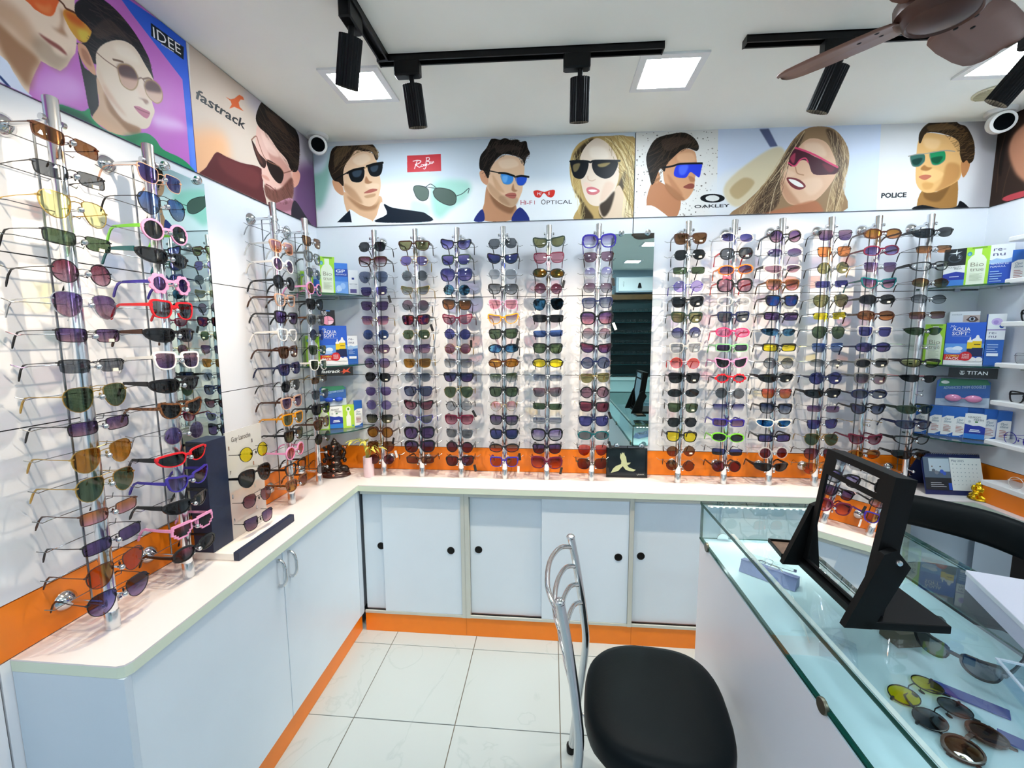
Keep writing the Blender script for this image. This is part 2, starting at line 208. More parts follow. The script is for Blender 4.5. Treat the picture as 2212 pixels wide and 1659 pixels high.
A_BAN1=[['q','cfdbe6',0,1,[4,2553,1618,2477,1631,2023,-27,2069]],['p','f0f4f7',60,1,[-32,2249,485,2259,1626,2204,1631,1995,-45,2040]],['p','7fb9a6',35,0.8,[-20,2300,62,2333,107,2419,81,2245,27,2143,-26,2204]],['p','a3d9c8',30,0.9,[631,2254,807,2251,798,2177,713,2122,658,2079,620,2124]],['p','c4dfe0',25,0.8,[513,2171,605,2139,588,2067,517,2069]],['p','dfb48e',0,1,[160,2220,207,2196,277,2157,350,2199,360,2154,309,2075,186,2108]],['p','9a6d4c',12,0.7,[175,2205,245,2165,324,2156,349,2184,323,2134,244,2136]],['p','e9c5a2',0,1,[165,2344,201,2400,258,2427,319,2406,341,2366,354,2300,358,2250,346,2199,323,2162,292,2148,245,2164,199,2196,168,2227,157,2279]],['p','b98a66',14,0.7,[166,2264,217,2233,261,2165,214,2181,172,2227]],['p','d69f79',0,1,[104,2279,124,2286,147,2278,162,2227,153,2207,117,2235]],['p','2a211b',0,1,[88,2340,93,2376,112,2433,164,2454,220,2456,306,2452,338,2430,350,2383,337,2372,319,2410,281,2415,234,2421,204,2386,175,2351,163,2308,162,2253,139,2272,108,2286]],['s','6e563a',120,0.9,[118,2331,211,2436,88,2340,112,2433,220,2456,338,2430,350,2383,281,2415,204,2386,163,2308,139,2272]],['s','a08660',40,0.8,[243,2442,335,2402,243,2453,338,2430,349,2376,319,2410]],['p','7a6248',6,0.7,[282,2447,332,2424,343,2380,320,2413,258,2434]],['p','6a563e',6,0.6,[132,2432,211,2436,161,2380,119,2346]],['p','f2f4f7',0,1,[186,2138,242,2106,306,2075,193,2074]],['p','f2f4f7',0,1,[358,2168,385,2110,311,2075,330,2104]],['q','16202c',0,1,[119,2076,189,2134,197,2074]],['p','16202c',0,1,[370,2158,418,2138,550,2116,589,2103,607,2066,324,2071,384,2108]],['p','f5dcc0',10,0.8,[216,2378,280,2404,310,2374,254,2348]],['p','f3d6b8',8,0.7,[281,2260,344,2257,343,2235,288,2237]],['p','b98a66',6,0.7,[271,2201,326,2211,322,2196,282,2190]],['p','12171c',0,1,[193,2320,225,2331,271,2335,273,2296,252,2269,212,2272,197,2292]],['p','12171c',0,1,[293,2345,329,2356,370,2357,364,2309,339,2292,305,2301]],['p','46586a',7,0.7,[213,2320,261,2326,251,2297,220,2295]],['p','46586a',7,0.7,[308,2338,348,2345,339,2319,315,2316]],['l','101214',15,1,[185,2315,221,2329,273,2336]],['l','101214',15,1,[289,2343,329,2353,372,2357]],['l','101214',8,1,[122,2286,157,2304,193,2320]],['l','a08050',5,1,[273,2332,291,2340]],['p','a5704e',6,0.8,[283,2296,275,2267,293,2258,315,2267,298,2273]],['p','b06458',2,1,[267,2215,304,2233,337,2232,333,2223,295,2214]],['q','cf2f3a',0,1,[499,2385,670,2386,670,2306,497,2307]],['l','ffffff',6,1,[529,2358,550,2361,569,2357,557,2346,540,2342]],['l','ffffff',6,1,[549,2357,540,2336,535,2322]],['l','ffffff',6,1,[540,2342,557,2329,566,2330]],['l','ffffff',5,1,[582,2340,571,2339,569,2331,578,2332,583,2340,585,2333]],['l','ffffff',5,1,[588,2342,591,2334,599,2344,589,2320,580,2321]],['l','ffffff',5,1,[598,2371,592,2336]],['l','ffffff',5,1,[595,2371,610,2372,611,2361,598,2356,613,2351,608,2339,592,2337]],['l','ffffff',4,1,[620,2352,614,2348,616,2342,622,2347,623,2342]],['l','ffffff',4,1,[626,2353,626,2343,632,2353,634,2346]],['p','586a60',0,1,[526,2222,531,2238,554,2241,589,2231,604,2212,597,2177,569,2167,541,2185]],['p','4f6158',0,1,[626,2208,642,2225,677,2224,718,2212,742,2187,738,2151,707,2141,664,2158,635,2182]],['l','20282a',4,1,[526,2222,531,2238,554,2241,589,2231,604,2212,597,2177,569,2167,541,2185,526,2222]],['l','20282a',4,1,[626,2208,642,2225,677,2224,718,2212,742,2187,738,2151,707,2141,664,2158,635,2182,626,2208]],['l','20282a',4,1,[554,2241,592,2233,638,2225]],['l','20282a',4,1,[593,2235,616,2246,645,2225]],['l','20282a',4,1,[742,2184,775,2195,808,2219,803,2196]],['p','c48f6c',0,1,[901,2230,941,2165,1008,2123,1043,2129,1024,2062,872,2066,884,2145]],['p','7f573c',12,0.8,[911,2194,964,2150,1016,2123,1038,2133,1016,2091,941,2129]],['p','e7c19f',0,1,[913,2308,950,2348,988,2368,1047,2357,1082,2329,1082,2273,1077,2231,1070,2189,1040,2133,1008,2123,956,2150,911,2194,898,2237]],['p','b58a68',14,0.6,[905,2244,964,2192,1016,2130,956,2153,911,2198]],['p','8a6a50',10,0.35,[964,2178,1046,2168,1046,2133,1008,2123,964,2150]],['p','d49b7a',0,1,[863,2295,890,2300,906,2258,897,2232,871,2253]],['p','16110f',0,1,[863,2310,867,2366,899,2406,918,2440,933,2447,966,2440,990,2446,1018,2436,1051,2437,1063,2426,1093,2427,1100,2398,1111,2370,1095,2353,1087,2329,1082,2314,1075,2342,1039,2362,980,2372,943,2345,917,2308,905,2262,883,2298]],['s','4c4038',130,0.9,[951,2362,1010,2436,866,2309,899,2406,966,2440,1063,2434,1111,2370,1082,2314,1039,2362,943,2345,905,2262]],['p','3d332c',6,0.7,[944,2412,1018,2415,1076,2392,1017,2387,958,2376]],['p','27337a',0,1,[830,2064,873,2118,883,2062]],['p','27337a',0,1,[1019,2058,1062,2121,1109,2056]],['p','f4d8bc',10,0.8,[958,2341,1032,2349,1054,2316,980,2305]],['p','c99872',8,0.6,[927,2279,964,2228,986,2192,942,2215]],['p','3f8fe0',0,1,[968,2281,1024,2275,1028,2245,1011,2230,979,2237]],['p','2b58cc',0,1,[1041,2266,1092,2266,1092,2238,1076,2223,1050,2228]],['p','7cc0f4',6,0.7,[976,2270,1002,2269,994,2241,979,2245]],['l','101214',13,1,[959,2286,995,2282,1033,2269]],['l','101214',13,1,[1039,2264,1069,2268,1104,2262]],['l','101214',7,1,[898,2300,928,2294,961,2286]],['l','c0b090',3,1,[968,2277,979,2237,1011,2230,1028,2245]],['l','c0b090',3,1,[1042,2264,1050,2228,1076,2223,1092,2238]],['p','a5704e',5,0.8,[1030,2233,1020,2205,1035,2194,1050,2200,1035,2208]],['p','b5685c',2,1,[988,2181,1016,2191,1042,2186,1038,2165,1012,2166]],['l','7a3c38',3,1,[988,2181,1016,2178,1042,2177]],['p','b89a62',0,1,[1338,2045,1355,2130,1314,2216,1304,2320,1334,2395,1401,2431,1493,2434,1571,2429,1621,2382,1630,2037]],['p','33281a',9,0.9,[1318,2201,1355,2158,1384,2115,1421,2057,1363,2052,1362,2130]],['p','2a2018',12,0.9,[1323,2354,1373,2407,1416,2425,1374,2352,1346,2312]],['p','3a2e1c',10,0.9,[1456,2113,1520,2180,1567,2275,1562,2193,1521,2125,1479,2056,1450,2071]],['p','d6bea4',0,1,[1446,2120,1513,2181,1541,2207,1570,2151,1608,2059,1476,2052]],['p','e3d0bd',0,1,[1356,2353,1380,2393,1416,2422,1444,2424,1487,2395,1527,2332,1539,2256,1520,2187,1478,2140,1449,2115,1406,2123,1376,2164,1357,2235,1349,2305]],['p','2a2018',8,0.9,[1449,2116,1478,2140,1520,2180,1500,2097,1468,2063]],['s','e6d8a4',170,0.9,[1494,2422,1591,2185,1451,2432,1564,2429,1621,2376,1630,2037,1559,2039,1562,2186,1523,2346]],['s','7a6236',110,0.8,[1494,2422,1584,2171,1472,2423,1564,2419,1615,2342,1623,2037,1566,2039,1570,2186]],['s','d8c486',80,0.8,[1380,2413,1325,2201,1304,2320,1334,2395,1401,2426,1359,2352,1354,2214,1384,2101,1356,2059]],['l','e9dcae',5,0.8,[1515,2407,1566,2317,1591,2192,1572,2067]],['l','e9dcae',5,0.8,[1472,2426,1551,2358,1605,2205,1615,2066]],['l','e3d09a',5,0.8,[1327,2354,1314,2264,1333,2159]],['l','6a5430',5,0.7,[1494,2422,1578,2275,1590,2094]],['l','6a5430',5,0.7,[1550,2406,1602,2308,1616,2170]],['l','6a5430',5,0.7,[1563,2179,1592,2122,1608,2052]],['p','f0e2d2',12,0.8,[1402,2385,1466,2382,1488,2333,1410,2337]],['p','dcb9a0',12,0.6,[1476,2224,1519,2208,1477,2147,1449,2141]],['p','ecc6b4',10,0.6,[1375,2227,1404,2219,1405,2205,1376,2206]],['p','10141a',0,1,[1307,2327,1338,2331,1383,2327,1394,2310,1383,2269,1362,2244,1326,2253,1311,2292]],['p','10141a',0,1,[1409,2309,1424,2325,1474,2326,1520,2321,1533,2304,1512,2257,1477,2240,1440,2253,1418,2276]],['l','10141a',13,1,[1306,2326,1381,2324,1403,2318,1424,2324,1540,2319]],['p','8a7a50',6,0.8,[1320,2309,1353,2315,1342,2284,1324,2278]],['p','b09a60',5,0.8,[1439,2308,1496,2313,1475,2296,1446,2294]],['l','c9a68e',6,0.8,[1391,2255,1393,2239,1411,2232,1427,2238]],['p','cf7478',2,1,[1385,2198,1412,2205,1449,2186,1428,2168,1394,2172]],['p','f7efea',1,1,[1394,2190,1419,2192,1437,2185,1412,2180]],['p','d8372f',0,1,[1129,2194,1150,2198,1181,2189,1208,2196,1232,2195,1229,2173,1216,2162,1198,2167,1185,2181,1175,2182,1161,2164,1142,2166,1133,2176]]]
A_BAN2=[['q','e2dfda',0,1,[1584,2442,1990,2439,2002,2030,1594,2042]],['t','4a4038',0,1,[1609,2441,1988,2439,1998,2051,1615,2054]],['q','d2dcf0',0,1,[1987,2455,2695,2444,2707,2042,1999,2039]],['p','e2e4e6',40,0.9,[1984,2225,2239,2255,2332,2021,1993,2031]],['p','d8c8a4',14,0.9,[2034,2199,2149,2299,2256,2353,2291,2301,2211,2193,2104,2092,2038,2127]],['p','b09468',10,0.7,[2052,2167,2113,2221,2163,2195,2094,2125]],['q','4a5278',4,0.9,[2171,2432,2212,2433,2256,2355,2223,2352]],['q','dedee0',0,1,[2695,2444,3206,2442,3216,2026,2706,2034]],['p','a9a6aa',60,0.8,[3040,2443,3206,2442,3216,2026,3098,2030,3118,2259]],['p','b27a58',0,1,[1698,2220,1756,2201,1829,2138,1810,2048,1744,2067,1672,2110]],['p','cb9670',0,1,[1745,2299,1793,2341,1837,2361,1883,2349,1896,2309,1900,2261,1892,2229,1890,2188,1878,2156,1850,2129,1806,2141,1756,2201]],['p','8f5f42',10,0.7,[1756,2209,1807,2175,1850,2129,1808,2134,1765,2177]],['p','bf8862',0,1,[1678,2277,1712,2282,1732,2235,1716,2209,1689,2236]],['p','201915',0,1,[1664,2318,1675,2366,1708,2412,1773,2429,1838,2432,1884,2404,1904,2368,1894,2349,1857,2362,1825,2355,1785,2321,1760,2294,1750,2262,1729,2275,1697,2203,1680,2249]],['s','52402f',110,0.9,[1703,2317,1798,2408,1664,2318,1708,2412,1838,2432,1904,2368,1857,2362,1785,2321,1750,2262,1697,2203]],['p','4a3a30',6,0.7,[1733,2403,1814,2415,1872,2389,1816,2376,1759,2354]],['p','e8edf2',0,1,[1611,2042,1676,2110,1744,2079,1774,2037]],['p','dfae88',10,0.8,[1809,2336,1874,2341,1888,2301,1818,2304]],['p','a87250',8,0.6,[1763,2250,1797,2216,1841,2150,1799,2167]],['p','2a3fd0',0,1,[1796,2242,1809,2291,1864,2296,1919,2292,1918,2260,1911,2230,1888,2245,1869,2255,1847,2230]],['p','5a78f0',8,0.7,[1819,2284,1860,2286,1845,2247,1821,2248]],['l','14161c',12,1,[1747,2281,1786,2285,1823,2294,1921,2293]],['p','8a4a40',2,1,[1839,2189,1871,2204,1890,2197,1887,2182,1864,2180]],['p','a06c4a',5,0.8,[1862,2238,1887,2229,1892,2213,1871,2213]],['e','15161a',0,1,[1976,2133,2032,2131,1977,2113]],['e','d9d9d6',0,1,[1976,2133,2008,2132,1977,2119]],['p','9a7c5c',0,1,[2078,2040,2127,2108,2181,2162,2254,2255,2310,2362,2369,2422,2445,2432,2508,2409,2561,2336,2571,2258,2553,2165,2549,2047]],['p','3f3026',12,0.9,[2169,2090,2241,2216,2311,2347,2370,2406,2337,2314,2296,2214,2265,2087,2195,2041]],['p','4a382c',10,0.8,[2461,2417,2517,2384,2542,2259,2516,2190,2508,2300]],['p','e4ba9a',0,1,[2285,2269,2343,2341,2394,2382,2465,2363,2509,2292,2526,2244,2502,2183,2444,2113,2375,2090,2319,2100,2282,2159,2276,2222]],['p','b98262',12,0.6,[2281,2214,2324,2157,2375,2090,2319,2102,2284,2159]],['p','f0cdb0',12,0.7,[2368,2195,2445,2208,2464,2168,2412,2130]],['p','b8704e',8,0.8,[2171,2042,2234,2064,2328,2085,2445,2105,2459,2017]],['s','c8ae84',150,0.9,[2334,2353,2217,2089,2078,2040,2181,2162,2310,2362,2369,2422,2359,2337,2288,2214,2280,2103,2172,2038]],['s','54402f',120,0.9,[2349,2368,2248,2104,2130,2059,2240,2232,2333,2377,2358,2345,2303,2229,2280,2103,2219,2056]],['s','d6bc90',120,0.9,[2485,2408,2543,2142,2445,2422,2508,2409,2566,2320,2565,2165,2549,2047,2488,2048,2515,2206,2508,2300]],['s','5e4836',80,0.8,[2492,2408,2550,2149,2469,2417,2524,2391,2563,2282,2550,2157,2525,2079,2520,2245]],['l','d8c09a',6,0.8,[2369,2414,2285,2269,2197,2154,2130,2059]],['l','d8c09a',6,0.8,[2543,2344,2558,2204,2527,2047]],['l','e0caa4',5,0.8,[2315,2292,2259,2175,2236,2040]],['l','e0caa4',5,0.7,[2529,2229,2503,2159,2488,2048]],['l','5a4634',5,0.8,[2556,2282,2534,2166,2521,2031]],['l','5a4634',5,0.8,[2332,2385,2241,2216,2152,2091]],['p','f2d2b6',12,0.8,[2373,2360,2443,2356,2470,2301,2391,2320]],['p','f0ccb0',10,0.7,[2302,2253,2343,2228,2312,2217]],['p','4a1a2a',0,1,[2308,2284,2337,2342,2423,2301,2521,2254,2519,2225,2491,2221,2421,2226,2394,2279,2362,2288,2332,2264,2313,2268]],['p','b8405c',6,0.8,[2314,2300,2336,2322,2332,2275]],['p','7a2038',8,0.8,[2456,2271,2512,2249,2490,2230]],['l','dc4470',12,1,[2335,2344,2379,2328,2427,2306,2479,2276,2523,2252]],['l','dc4470',8,1,[2394,2279,2381,2297,2358,2290,2336,2264,2308,2280]],['l','b07a5c',7,0.8,[2340,2259,2350,2232,2378,2223]],['p','7a2f35',1,1,[2304,2212,2336,2212,2368,2199,2391,2172,2363,2158,2326,2175]],['p','fbf6f2',0,1,[2313,2207,2340,2203,2370,2186,2382,2171,2358,2172,2329,2189]],['p','a07440',0,1,[2894,2138,2955,2128,3030,2187,3045,2078,3022,2048,2887,2052]],['p','6a4a26',10,0.7,[2902,2130,2955,2128,3010,2164,2973,2088,2913,2098]],['p','e2b274',0,1,[2858,2354,2885,2383,2960,2372,3023,2346,3041,2293,3050,2247,3046,2186,3011,2155,2940,2127,2896,2132,2865,2170,2857,2239,2855,2293]],['p','b57f48',14,0.7,[2987,2249,3039,2240,3041,2186,3004,2153,2947,2128,2972,2173]],['p','f2cf9c',14,0.6,[2880,2360,2947,2350,2936,2312,2891,2322]],['p','c08454',0,1,[3044,2253,3077,2265,3079,2223,3058,2187]],['p','33261a',0,1,[2859,2350,2859,2384,2879,2415,2910,2431,2954,2433,2998,2430,3021,2414,3053,2399,3088,2336,3095,2268,3079,2246,3066,2261,3051,2251,3036,2285,3023,2343,2960,2376,2889,2384,2868,2342]],['s','7c5e3c',130,0.9,[2885,2383,2955,2421,2859,2350,2879,2415,2954,2433,3021,2414,3088,2336,3095,2268,3066,2261,3036,2285,2960,2376,2889,2384]],['p','75593a',6,0.7,[2890,2413,2970,2420,3024,2391,2972,2394,2907,2389]],['p','15171c',0,1,[2868,2053,2900,2073,2977,2056,3043,2061,3057,2086,3091,2061,3097,2038]],['p','eec284',10,0.8,[2886,2215,2930,2229,2977,2204,2928,2167]],['p','c8904e',8,0.6,[2891,2169,2936,2167,2931,2144,2901,2141]],['p','3b6a60',0,1,[2829,2285,2857,2293,2888,2292,2891,2261,2870,2242,2842,2246]],['p','1f8a5a',0,1,[2909,2295,2937,2303,2970,2303,2976,2265,2952,2246,2924,2250]],['p','10302c',6,0.8,[2840,2271,2881,2277,2868,2250,2846,2251]],['p','10402c',6,0.7,[2918,2275,2965,2281,2950,2252,2927,2256]],['l','9a958c',6,1,[2822,2287,2857,2294,2888,2295,2910,2298,2970,2305,3013,2300]],['l','8a857c',4,1,[2829,2285,2842,2246,2870,2242,2891,2261]],['l','8a857c',4,1,[2910,2294,2924,2250,2952,2246,2976,2265]],['p','9a6436',6,0.8,[2891,2246,2878,2229,2905,2221,2926,2233,2907,2237]],['p','bf7058',2,1,[2873,2196,2899,2205,2927,2198,2901,2182]],['q','f1f2f4',0,1,[2714,2139,2830,2140,2833,2091,2717,2090]]]
A_SIDE=[['q','33251f',0,1,[44,2520,-281,2471,-353,1870,-13,2041]],['p','b98368',14,1,[-67,2292,-96,2344,-177,2342,-206,2099,-128,2139,-82,2221]],['p','c84a54',6,0.9,[-70,2078,-128,2082,-183,2072,-189,2021,-80,2060]],['p','1c1512',12,0.9,[-10,2331,-52,2414,-99,2434,-57,2311,-44,2168]],['l','5a4030',5,0.7,[-45,2352,-31,2247,-36,2111]],['l','5a4030',5,0.7,[-83,2213,-70,2145,-63,2072]]]
# ---------------------------------------------------------------- room shell
fl=bx('floor',mat('tile_grout','6a6458',.9),None,-.1,-RD-.1,-.06,RW+.1,.1,-.004); tag(fl,kind='structure')
tm=mat('white_marble_tile','f2f2ee',.22)
nt=tm.node_tree; b=nt.nodes['Principled BSDF']; tc=nt.nodes.new('ShaderNodeTexCoord'); n1=nt.nodes.new('ShaderNodeTexNoise'); n1.inputs['Scale'].default_value=2.0; n1.inputs['Detail'].default_value=8; n1.inputs['Distortion'].default_value=1.6
gm=nt.nodes.new('ShaderNodeNewGeometry'); rp=nt.nodes.new('ShaderNodeValToRGB'); e=rp.color_ramp.elements; e[0].position=.485; e[0].color=(*lin('aebabd'),1); e[1].position=.515; e[1].color=(*lin('aebabd'),1)
q=e.new(.5); q.color=(*lin('a6b3b6'),1); nt.links.new(gm.outputs['Position'],n1.inputs['Vector']); nt.links.new(n1.outputs['Fac'],rp.inputs[0]); nt.links.new(rp.outputs[0],b.inputs['Base Color'])
T=.405; tile=MB().box(-T/2+.0016,-T/2+.0016,-.012,T/2-.0016,T/2-.0016,0,bev=.0008).data('tile'); tile.materials.append(tm)
for i in range(-1,8):
    for j in range(0,12):
        x=.449+T*(i-.5); y=-.331+T*(.5-j)
        if -.1<x<RW+.1: put('tile',tile,fl,loc=(x,y,random.uniform(-.0004,.0004)))
def wallbox(name,*a):
    o=bx(name,dark,None,*a); tag(o,kind='structure'); return o
wb=wallbox('wall_back',-.1,.006,0,RW+.1,.1,2.6)
g=.0022
for (z0,z1,m) in ((0,ZT,wallm),(ZT,ZO,orange),(ZO,ZS2,wallm),(ZS2,ZS1,wallm),(ZS1,ZB,wallm),(ZB,2.6,wallm)):
    for (x0,x1) in ((-.02,1.612),(1.612,RW+.02)): bx('wall_panel' if m!=orange else 'orange_panel',m,wb,x0+g,0,z0+g*.7,x1-g,.008,z1-g*.7)
wl=wallbox('wall_left',-.1,-RD,0,-.006,.1,2.6)
for (z0,z1,m) in ((0,ZT,wallm),(ZT,ZO,orange),(ZO,ZS2,wallm),(ZS2,ZS1,wallm),(ZS1,ZB,wallm),(ZB,2.6,wallm)):
    for (y0,y1) in ((-RD,-1.44),(-1.44,.02)) if m==orange or z0==0 else ((-RD,-1.9),(-1.9,.02)):
        mm=wallm if (m==orange and y0<-2) else m
        bx('wall_panel' if mm!=orange else 'orange_panel',mm,wl,-.008,y0+g,z0+g*.7,0,y1-g,z1-g*.7)
wr=wallbox('wall_right',RW+.006,-RD,0,RW+.1,.1,2.6)
for (z0,z1,m) in ((0,ZT,wallm),(ZT,ZO,orange),(ZO,ZB,wallm),(ZB,2.6,wallm)):
    bx('wall_panel' if m!=orange else 'orange_panel',m,wr,RW,-RD,z0+g*.7,RW+.008,.02,z1-g*.7)
we=wallbox('wall_rear',-.1,-RD-.1,0,RW+.1,-RD-.006,2.6); bx('wall_panel',mat('rear_wall_paint','a4b8c4',.6),we,-.02,-RD-.008,0,RW+.02,-RD,2.6)
ce=MB(); ce.prism([(-.1,.1,zceil(-.1)),(RW+.1,.1,zceil(RW+.1)),(RW+.1,-RD-.1,zceil(RW+.1)),(-.1,-RD-.1,zceil(-.1))],(0,0,.08)); ce=ce.build('ceiling',ceilm); tag(ce,kind='structure')
# ---------------------------------------------------------------- posters printed from drawn outlines
def raster(bounds,ppm,shapes):
    x0,z0,x1,z1=bounds; SS=2; w=int((x1-x0)*ppm); h=int((z1-z0)*ppm); img=np.ones((h,w,3),np.float32)*.85
    def inside(P,X,Z):
        c=np.zeros(X.shape,bool); n=len(P); j=n-1
        for i in range(n):
            xi,zi=P[i]; xj,zj=P[j]
            if zi!=zj: c^=((zi>Z)!=(zj>Z))&(X<(xj-xi)*(Z-zi)/(zj-zi)+xi)
            j=i
        return c
    def box1(a,r,ax):
        k=2*r+1; p=[(0,0)]*2; p[ax]=(r+1,r); c=np.cumsum(np.pad(a,p,mode='edge'),axis=ax)
        return (np.take(c,range(k,c.shape[ax]),ax)-np.take(c,range(0,c.shape[ax]-k),ax))/k
    for k,col,blur,al,fl_ in shapes:
        P=[(fl_[i]/1000,fl_[i+1]/1000) for i in range(0,len(fl_),2)]; rgb=np.array([int(col[i:i+2],16)/255 for i in (0,2,4)],np.float32)
        if k=='s':
            rs=np.random.RandomState(len(fl_)+int(blur)); D=np.array(P[1])-np.array(P[0]); L0=np.hypot(*D); Q=spline(P[2:]); q0=np.array(Q).min(0); q1=np.array(Q).max(0)
            a0=max(0,int((q0[0]-x0)*ppm)); a1=min(w,int((q1[0]-x0)*ppm)+2); b0=max(0,int((q0[1]-z0)*ppm)); b1=min(h,int((q1[1]-z0)*ppm)+2)
            if a1<=a0 or b1<=b0: continue
            X,Z=np.meshgrid(x0+(a0+np.arange(a1-a0)+.5)/ppm,z0+(b0+np.arange(b1-b0)+.5)/ppm); m_=np.zeros(X.shape,np.float32)
            for _ in range(int(blur)):
                s0=q0+(q1-q0)*rs.rand(2); an=rs.normal(0,.22); c,s_=math.cos(an),math.sin(an); d=np.array([D[0]*c-D[1]*s_,D[0]*s_+D[1]*c])*rs.uniform(.4,1); bend=np.array([-d[1],d[0]])*rs.normal(0,.12)
                for p0,p1 in ((s0,s0+d*.5+bend),(s0+d*.5+bend,s0+d)):
                    u0=max(0,int((min(p0[0],p1[0])-x0)*ppm)-a0-3); u1=int((max(p0[0],p1[0])-x0)*ppm)-a0+4; v0=max(0,int((min(p0[1],p1[1])-z0)*ppm)-b0-3); v1=int((max(p0[1],p1[1])-z0)*ppm)-b0+4
                    xs,zs=X[v0:v1,u0:u1],Z[v0:v1,u0:u1]
                    if xs.size==0: continue
                    e=p1-p0; t=np.clip(((xs-p0[0])*e[0]+(zs-p0[1])*e[1])/(e@e+1e-12),0,1); dd=np.hypot(xs-p0[0]-t*e[0],zs-p0[1]-t*e[1])
                    m_[v0:v1,u0:u1]=np.maximum(m_[v0:v1,u0:u1],np.clip((.0011-dd)*ppm+.5,0,1)*rs.uniform(.4,1))
            m_=m_*inside(Q,X,Z); m_=(m_*al)[...,None]; img[b0:b1,a0:a1]=img[b0:b1,a0:a1]*(1-m_)+rgb*m_; continue
        bl=blur*.0008
        if k=='e':
            c,a_,b_=P; P=[(c[0]+(a_[0]-c[0])*math.cos(t)+(b_[0]-c[0])*math.sin(t),c[1]+(a_[1]-c[1])*math.cos(t)+(b_[1]-c[1])*math.sin(t)) for t in np.linspace(0,6.283,33)[:-1]]; bl=0
        if k=='p': P=spline(P)
        hw=0
        if k=='l': hw=blur*.00034; bl=0; P=spline(P,4,False)
        pad=bl*2+hw+.002
        a0=max(0,int((min(p[0] for p in P)-pad-x0)*ppm)); a1=min(w,int((max(p[0] for p in P)+pad-x0)*ppm)+2)
        b0=max(0,int((min(p[1] for p in P)-pad-z0)*ppm)); b1=min(h,int((max(p[1] for p in P)+pad-z0)*ppm)+2)
        if a1<=a0 or b1<=b0: continue
        X,Z=np.meshgrid(x0+(a0+(np.arange((a1-a0)*SS)+.5)/SS)/ppm,z0+(b0+(np.arange((b1-b0)*SS)+.5)/SS)/ppm)
        if k=='l':
            d=np.full(X.shape,9.0)
            for (ax,az),(bx_,bz) in zip(P[:-1],P[1:]):
                L2=(bx_-ax)**2+(bz-az)**2+1e-12; t=np.clip(((X-ax)*(bx_-ax)+(Z-az)*(bz-az))/L2,0,1); d=np.minimum(d,np.hypot(X-ax-t*(bx_-ax),Z-az-t*(bz-az)))
            m_=np.clip((hw-d)*ppm+.5,0,1)
        else: m_=inside(P,X,Z).astype(np.float32)
        if k=='t':
            rs=np.random.RandomState(3); sp=np.zeros(X.shape,np.float32)
            for _ in range(260):
                u,v=rs.uniform(X.min(),X.max()),rs.uniform(Z.min(),Z.max()); r=rs.uniform(.0008,.0032); sp=np.maximum(sp,(np.hypot((X-u)*rs.uniform(.6,1.4),Z-v)<r)*rs.uniform(.4,1))
            m_=m_*sp
        m_=m_.reshape(b1-b0,SS,a1-a0,SS).mean((1,3)).astype(np.float32)
        r=int(bl*ppm/2)
        if r>0:
            for _ in range(2): m_=box1(box1(m_,r,0),r,1)
        m_=(m_*al)[...,None]; img[b0:b1,a0:a1]=img[b0:b1,a0:a1]*(1-m_)+rgb*m_
    return img
def poster(name,label,bounds,plane,ppm,shapes,thick=.005):
    """a printed board on a wall; plane = ('y',v) back wall, ('x',v) left wall, ('X',v) right wall"""
    x0,z0,x1,z1=bounds; im=raster(bounds,ppm,shapes); h,w=im.shape[:2]
    I=bpy.data.images.new(name+'_print',w,h); px=np.ones((h,w,4),np.float32); px[...,:3]=im; I.pixels.foreach_set(px.ravel()); I.update(); I.pack()
    m=bpy.data.materials.new(name+'_print'); m.use_nodes=True; nt=m.node_tree; b=nt.nodes['Principled BSDF']; b.inputs['Roughness'].default_value=.4; b.inputs['Specular IOR Level'].default_value=.15
    ti=nt.nodes.new('ShaderNodeTexImage'); ti.image=I; nt.links.new(ti.outputs[0],b.inputs['Base Color'])
    mb=MB()
    if plane[0]=='y': mb.box(x0,plane[1],z0,x1,plane[1]+thick,z1)
    elif plane[0]=='x': mb.box(plane[1]-thick,x0,z0,plane[1],x1,z1)
    else: mb.box(plane[1],x0,z0,plane[1]+thick,x1,z1)
    o=mb.build(name,m); uv=o.data.uv_layers.new(name='UVMap'); k=0 if plane[0]=='y' else 1
    for lp in o.data.loops:
        c=o.data.vertices[lp.vertex_index].co; uv.data[lp.index].uv=((c[k]-x0)/(x1-x0),(c[2]-z0)/(z1-z0))
    return tag(o,label,'poster')
zt=2.47
A_IDEE=[('q','c06cc2',0,1,[-3000,1000,1000,1000,1000,3000,-3000,3000])]+A_IDEE
pi=poster('wall_poster','magenta and blue poster of woman and man in sunglasses, left wall',(-1.9,ZB,-.765,zt),('x',.006),640,A_IDEE)
pf=poster('wall_poster','beige poster of bearded man beside orange star logo, left wall',(-.763,ZB,-.004,zt),('x',.006),640,A_FAST)
p1=poster('wall_poster','long pale blue poster of two men and blonde woman above left racks',(0.01,ZB,1.61,zt-.024),('y',-.006),700,A_BAN1)
p2=poster('wall_poster','long poster of blue-visor man, laughing woman and green-lens man above right racks',(1.614,ZB,RW-.003,2.446),('y',-.006),700,A_BAN2)
p3=poster('wall_poster','dark poster of long-haired woman on right wall by the camera dome',(-1.2,ZB,-.008,2.42),('X',RW-.006),400,A_SIDE)
ink=mat('poster_ink_dark','1c2026',.4); inkw=mat('poster_ink_white','f4f4f4',.4); inkr=mat('poster_ink_red','b03048',.4)
YV,ZV,XV=(0,1,0),(0,0,1),(1,0,0)
text('IDEE',inkw,pi,(.006,-.889,2.404),(0,1,.1),ZV,.1,.032); text('EYEWEAR',inkw,pi,(.006,-.862,2.399),(0,1,.1),ZV,.045,.004)
text('fastrack',ink,pf,(.006,-.742,2.305),(0,1,.02),ZV,.244,.036,shear=.25,weight=.02)
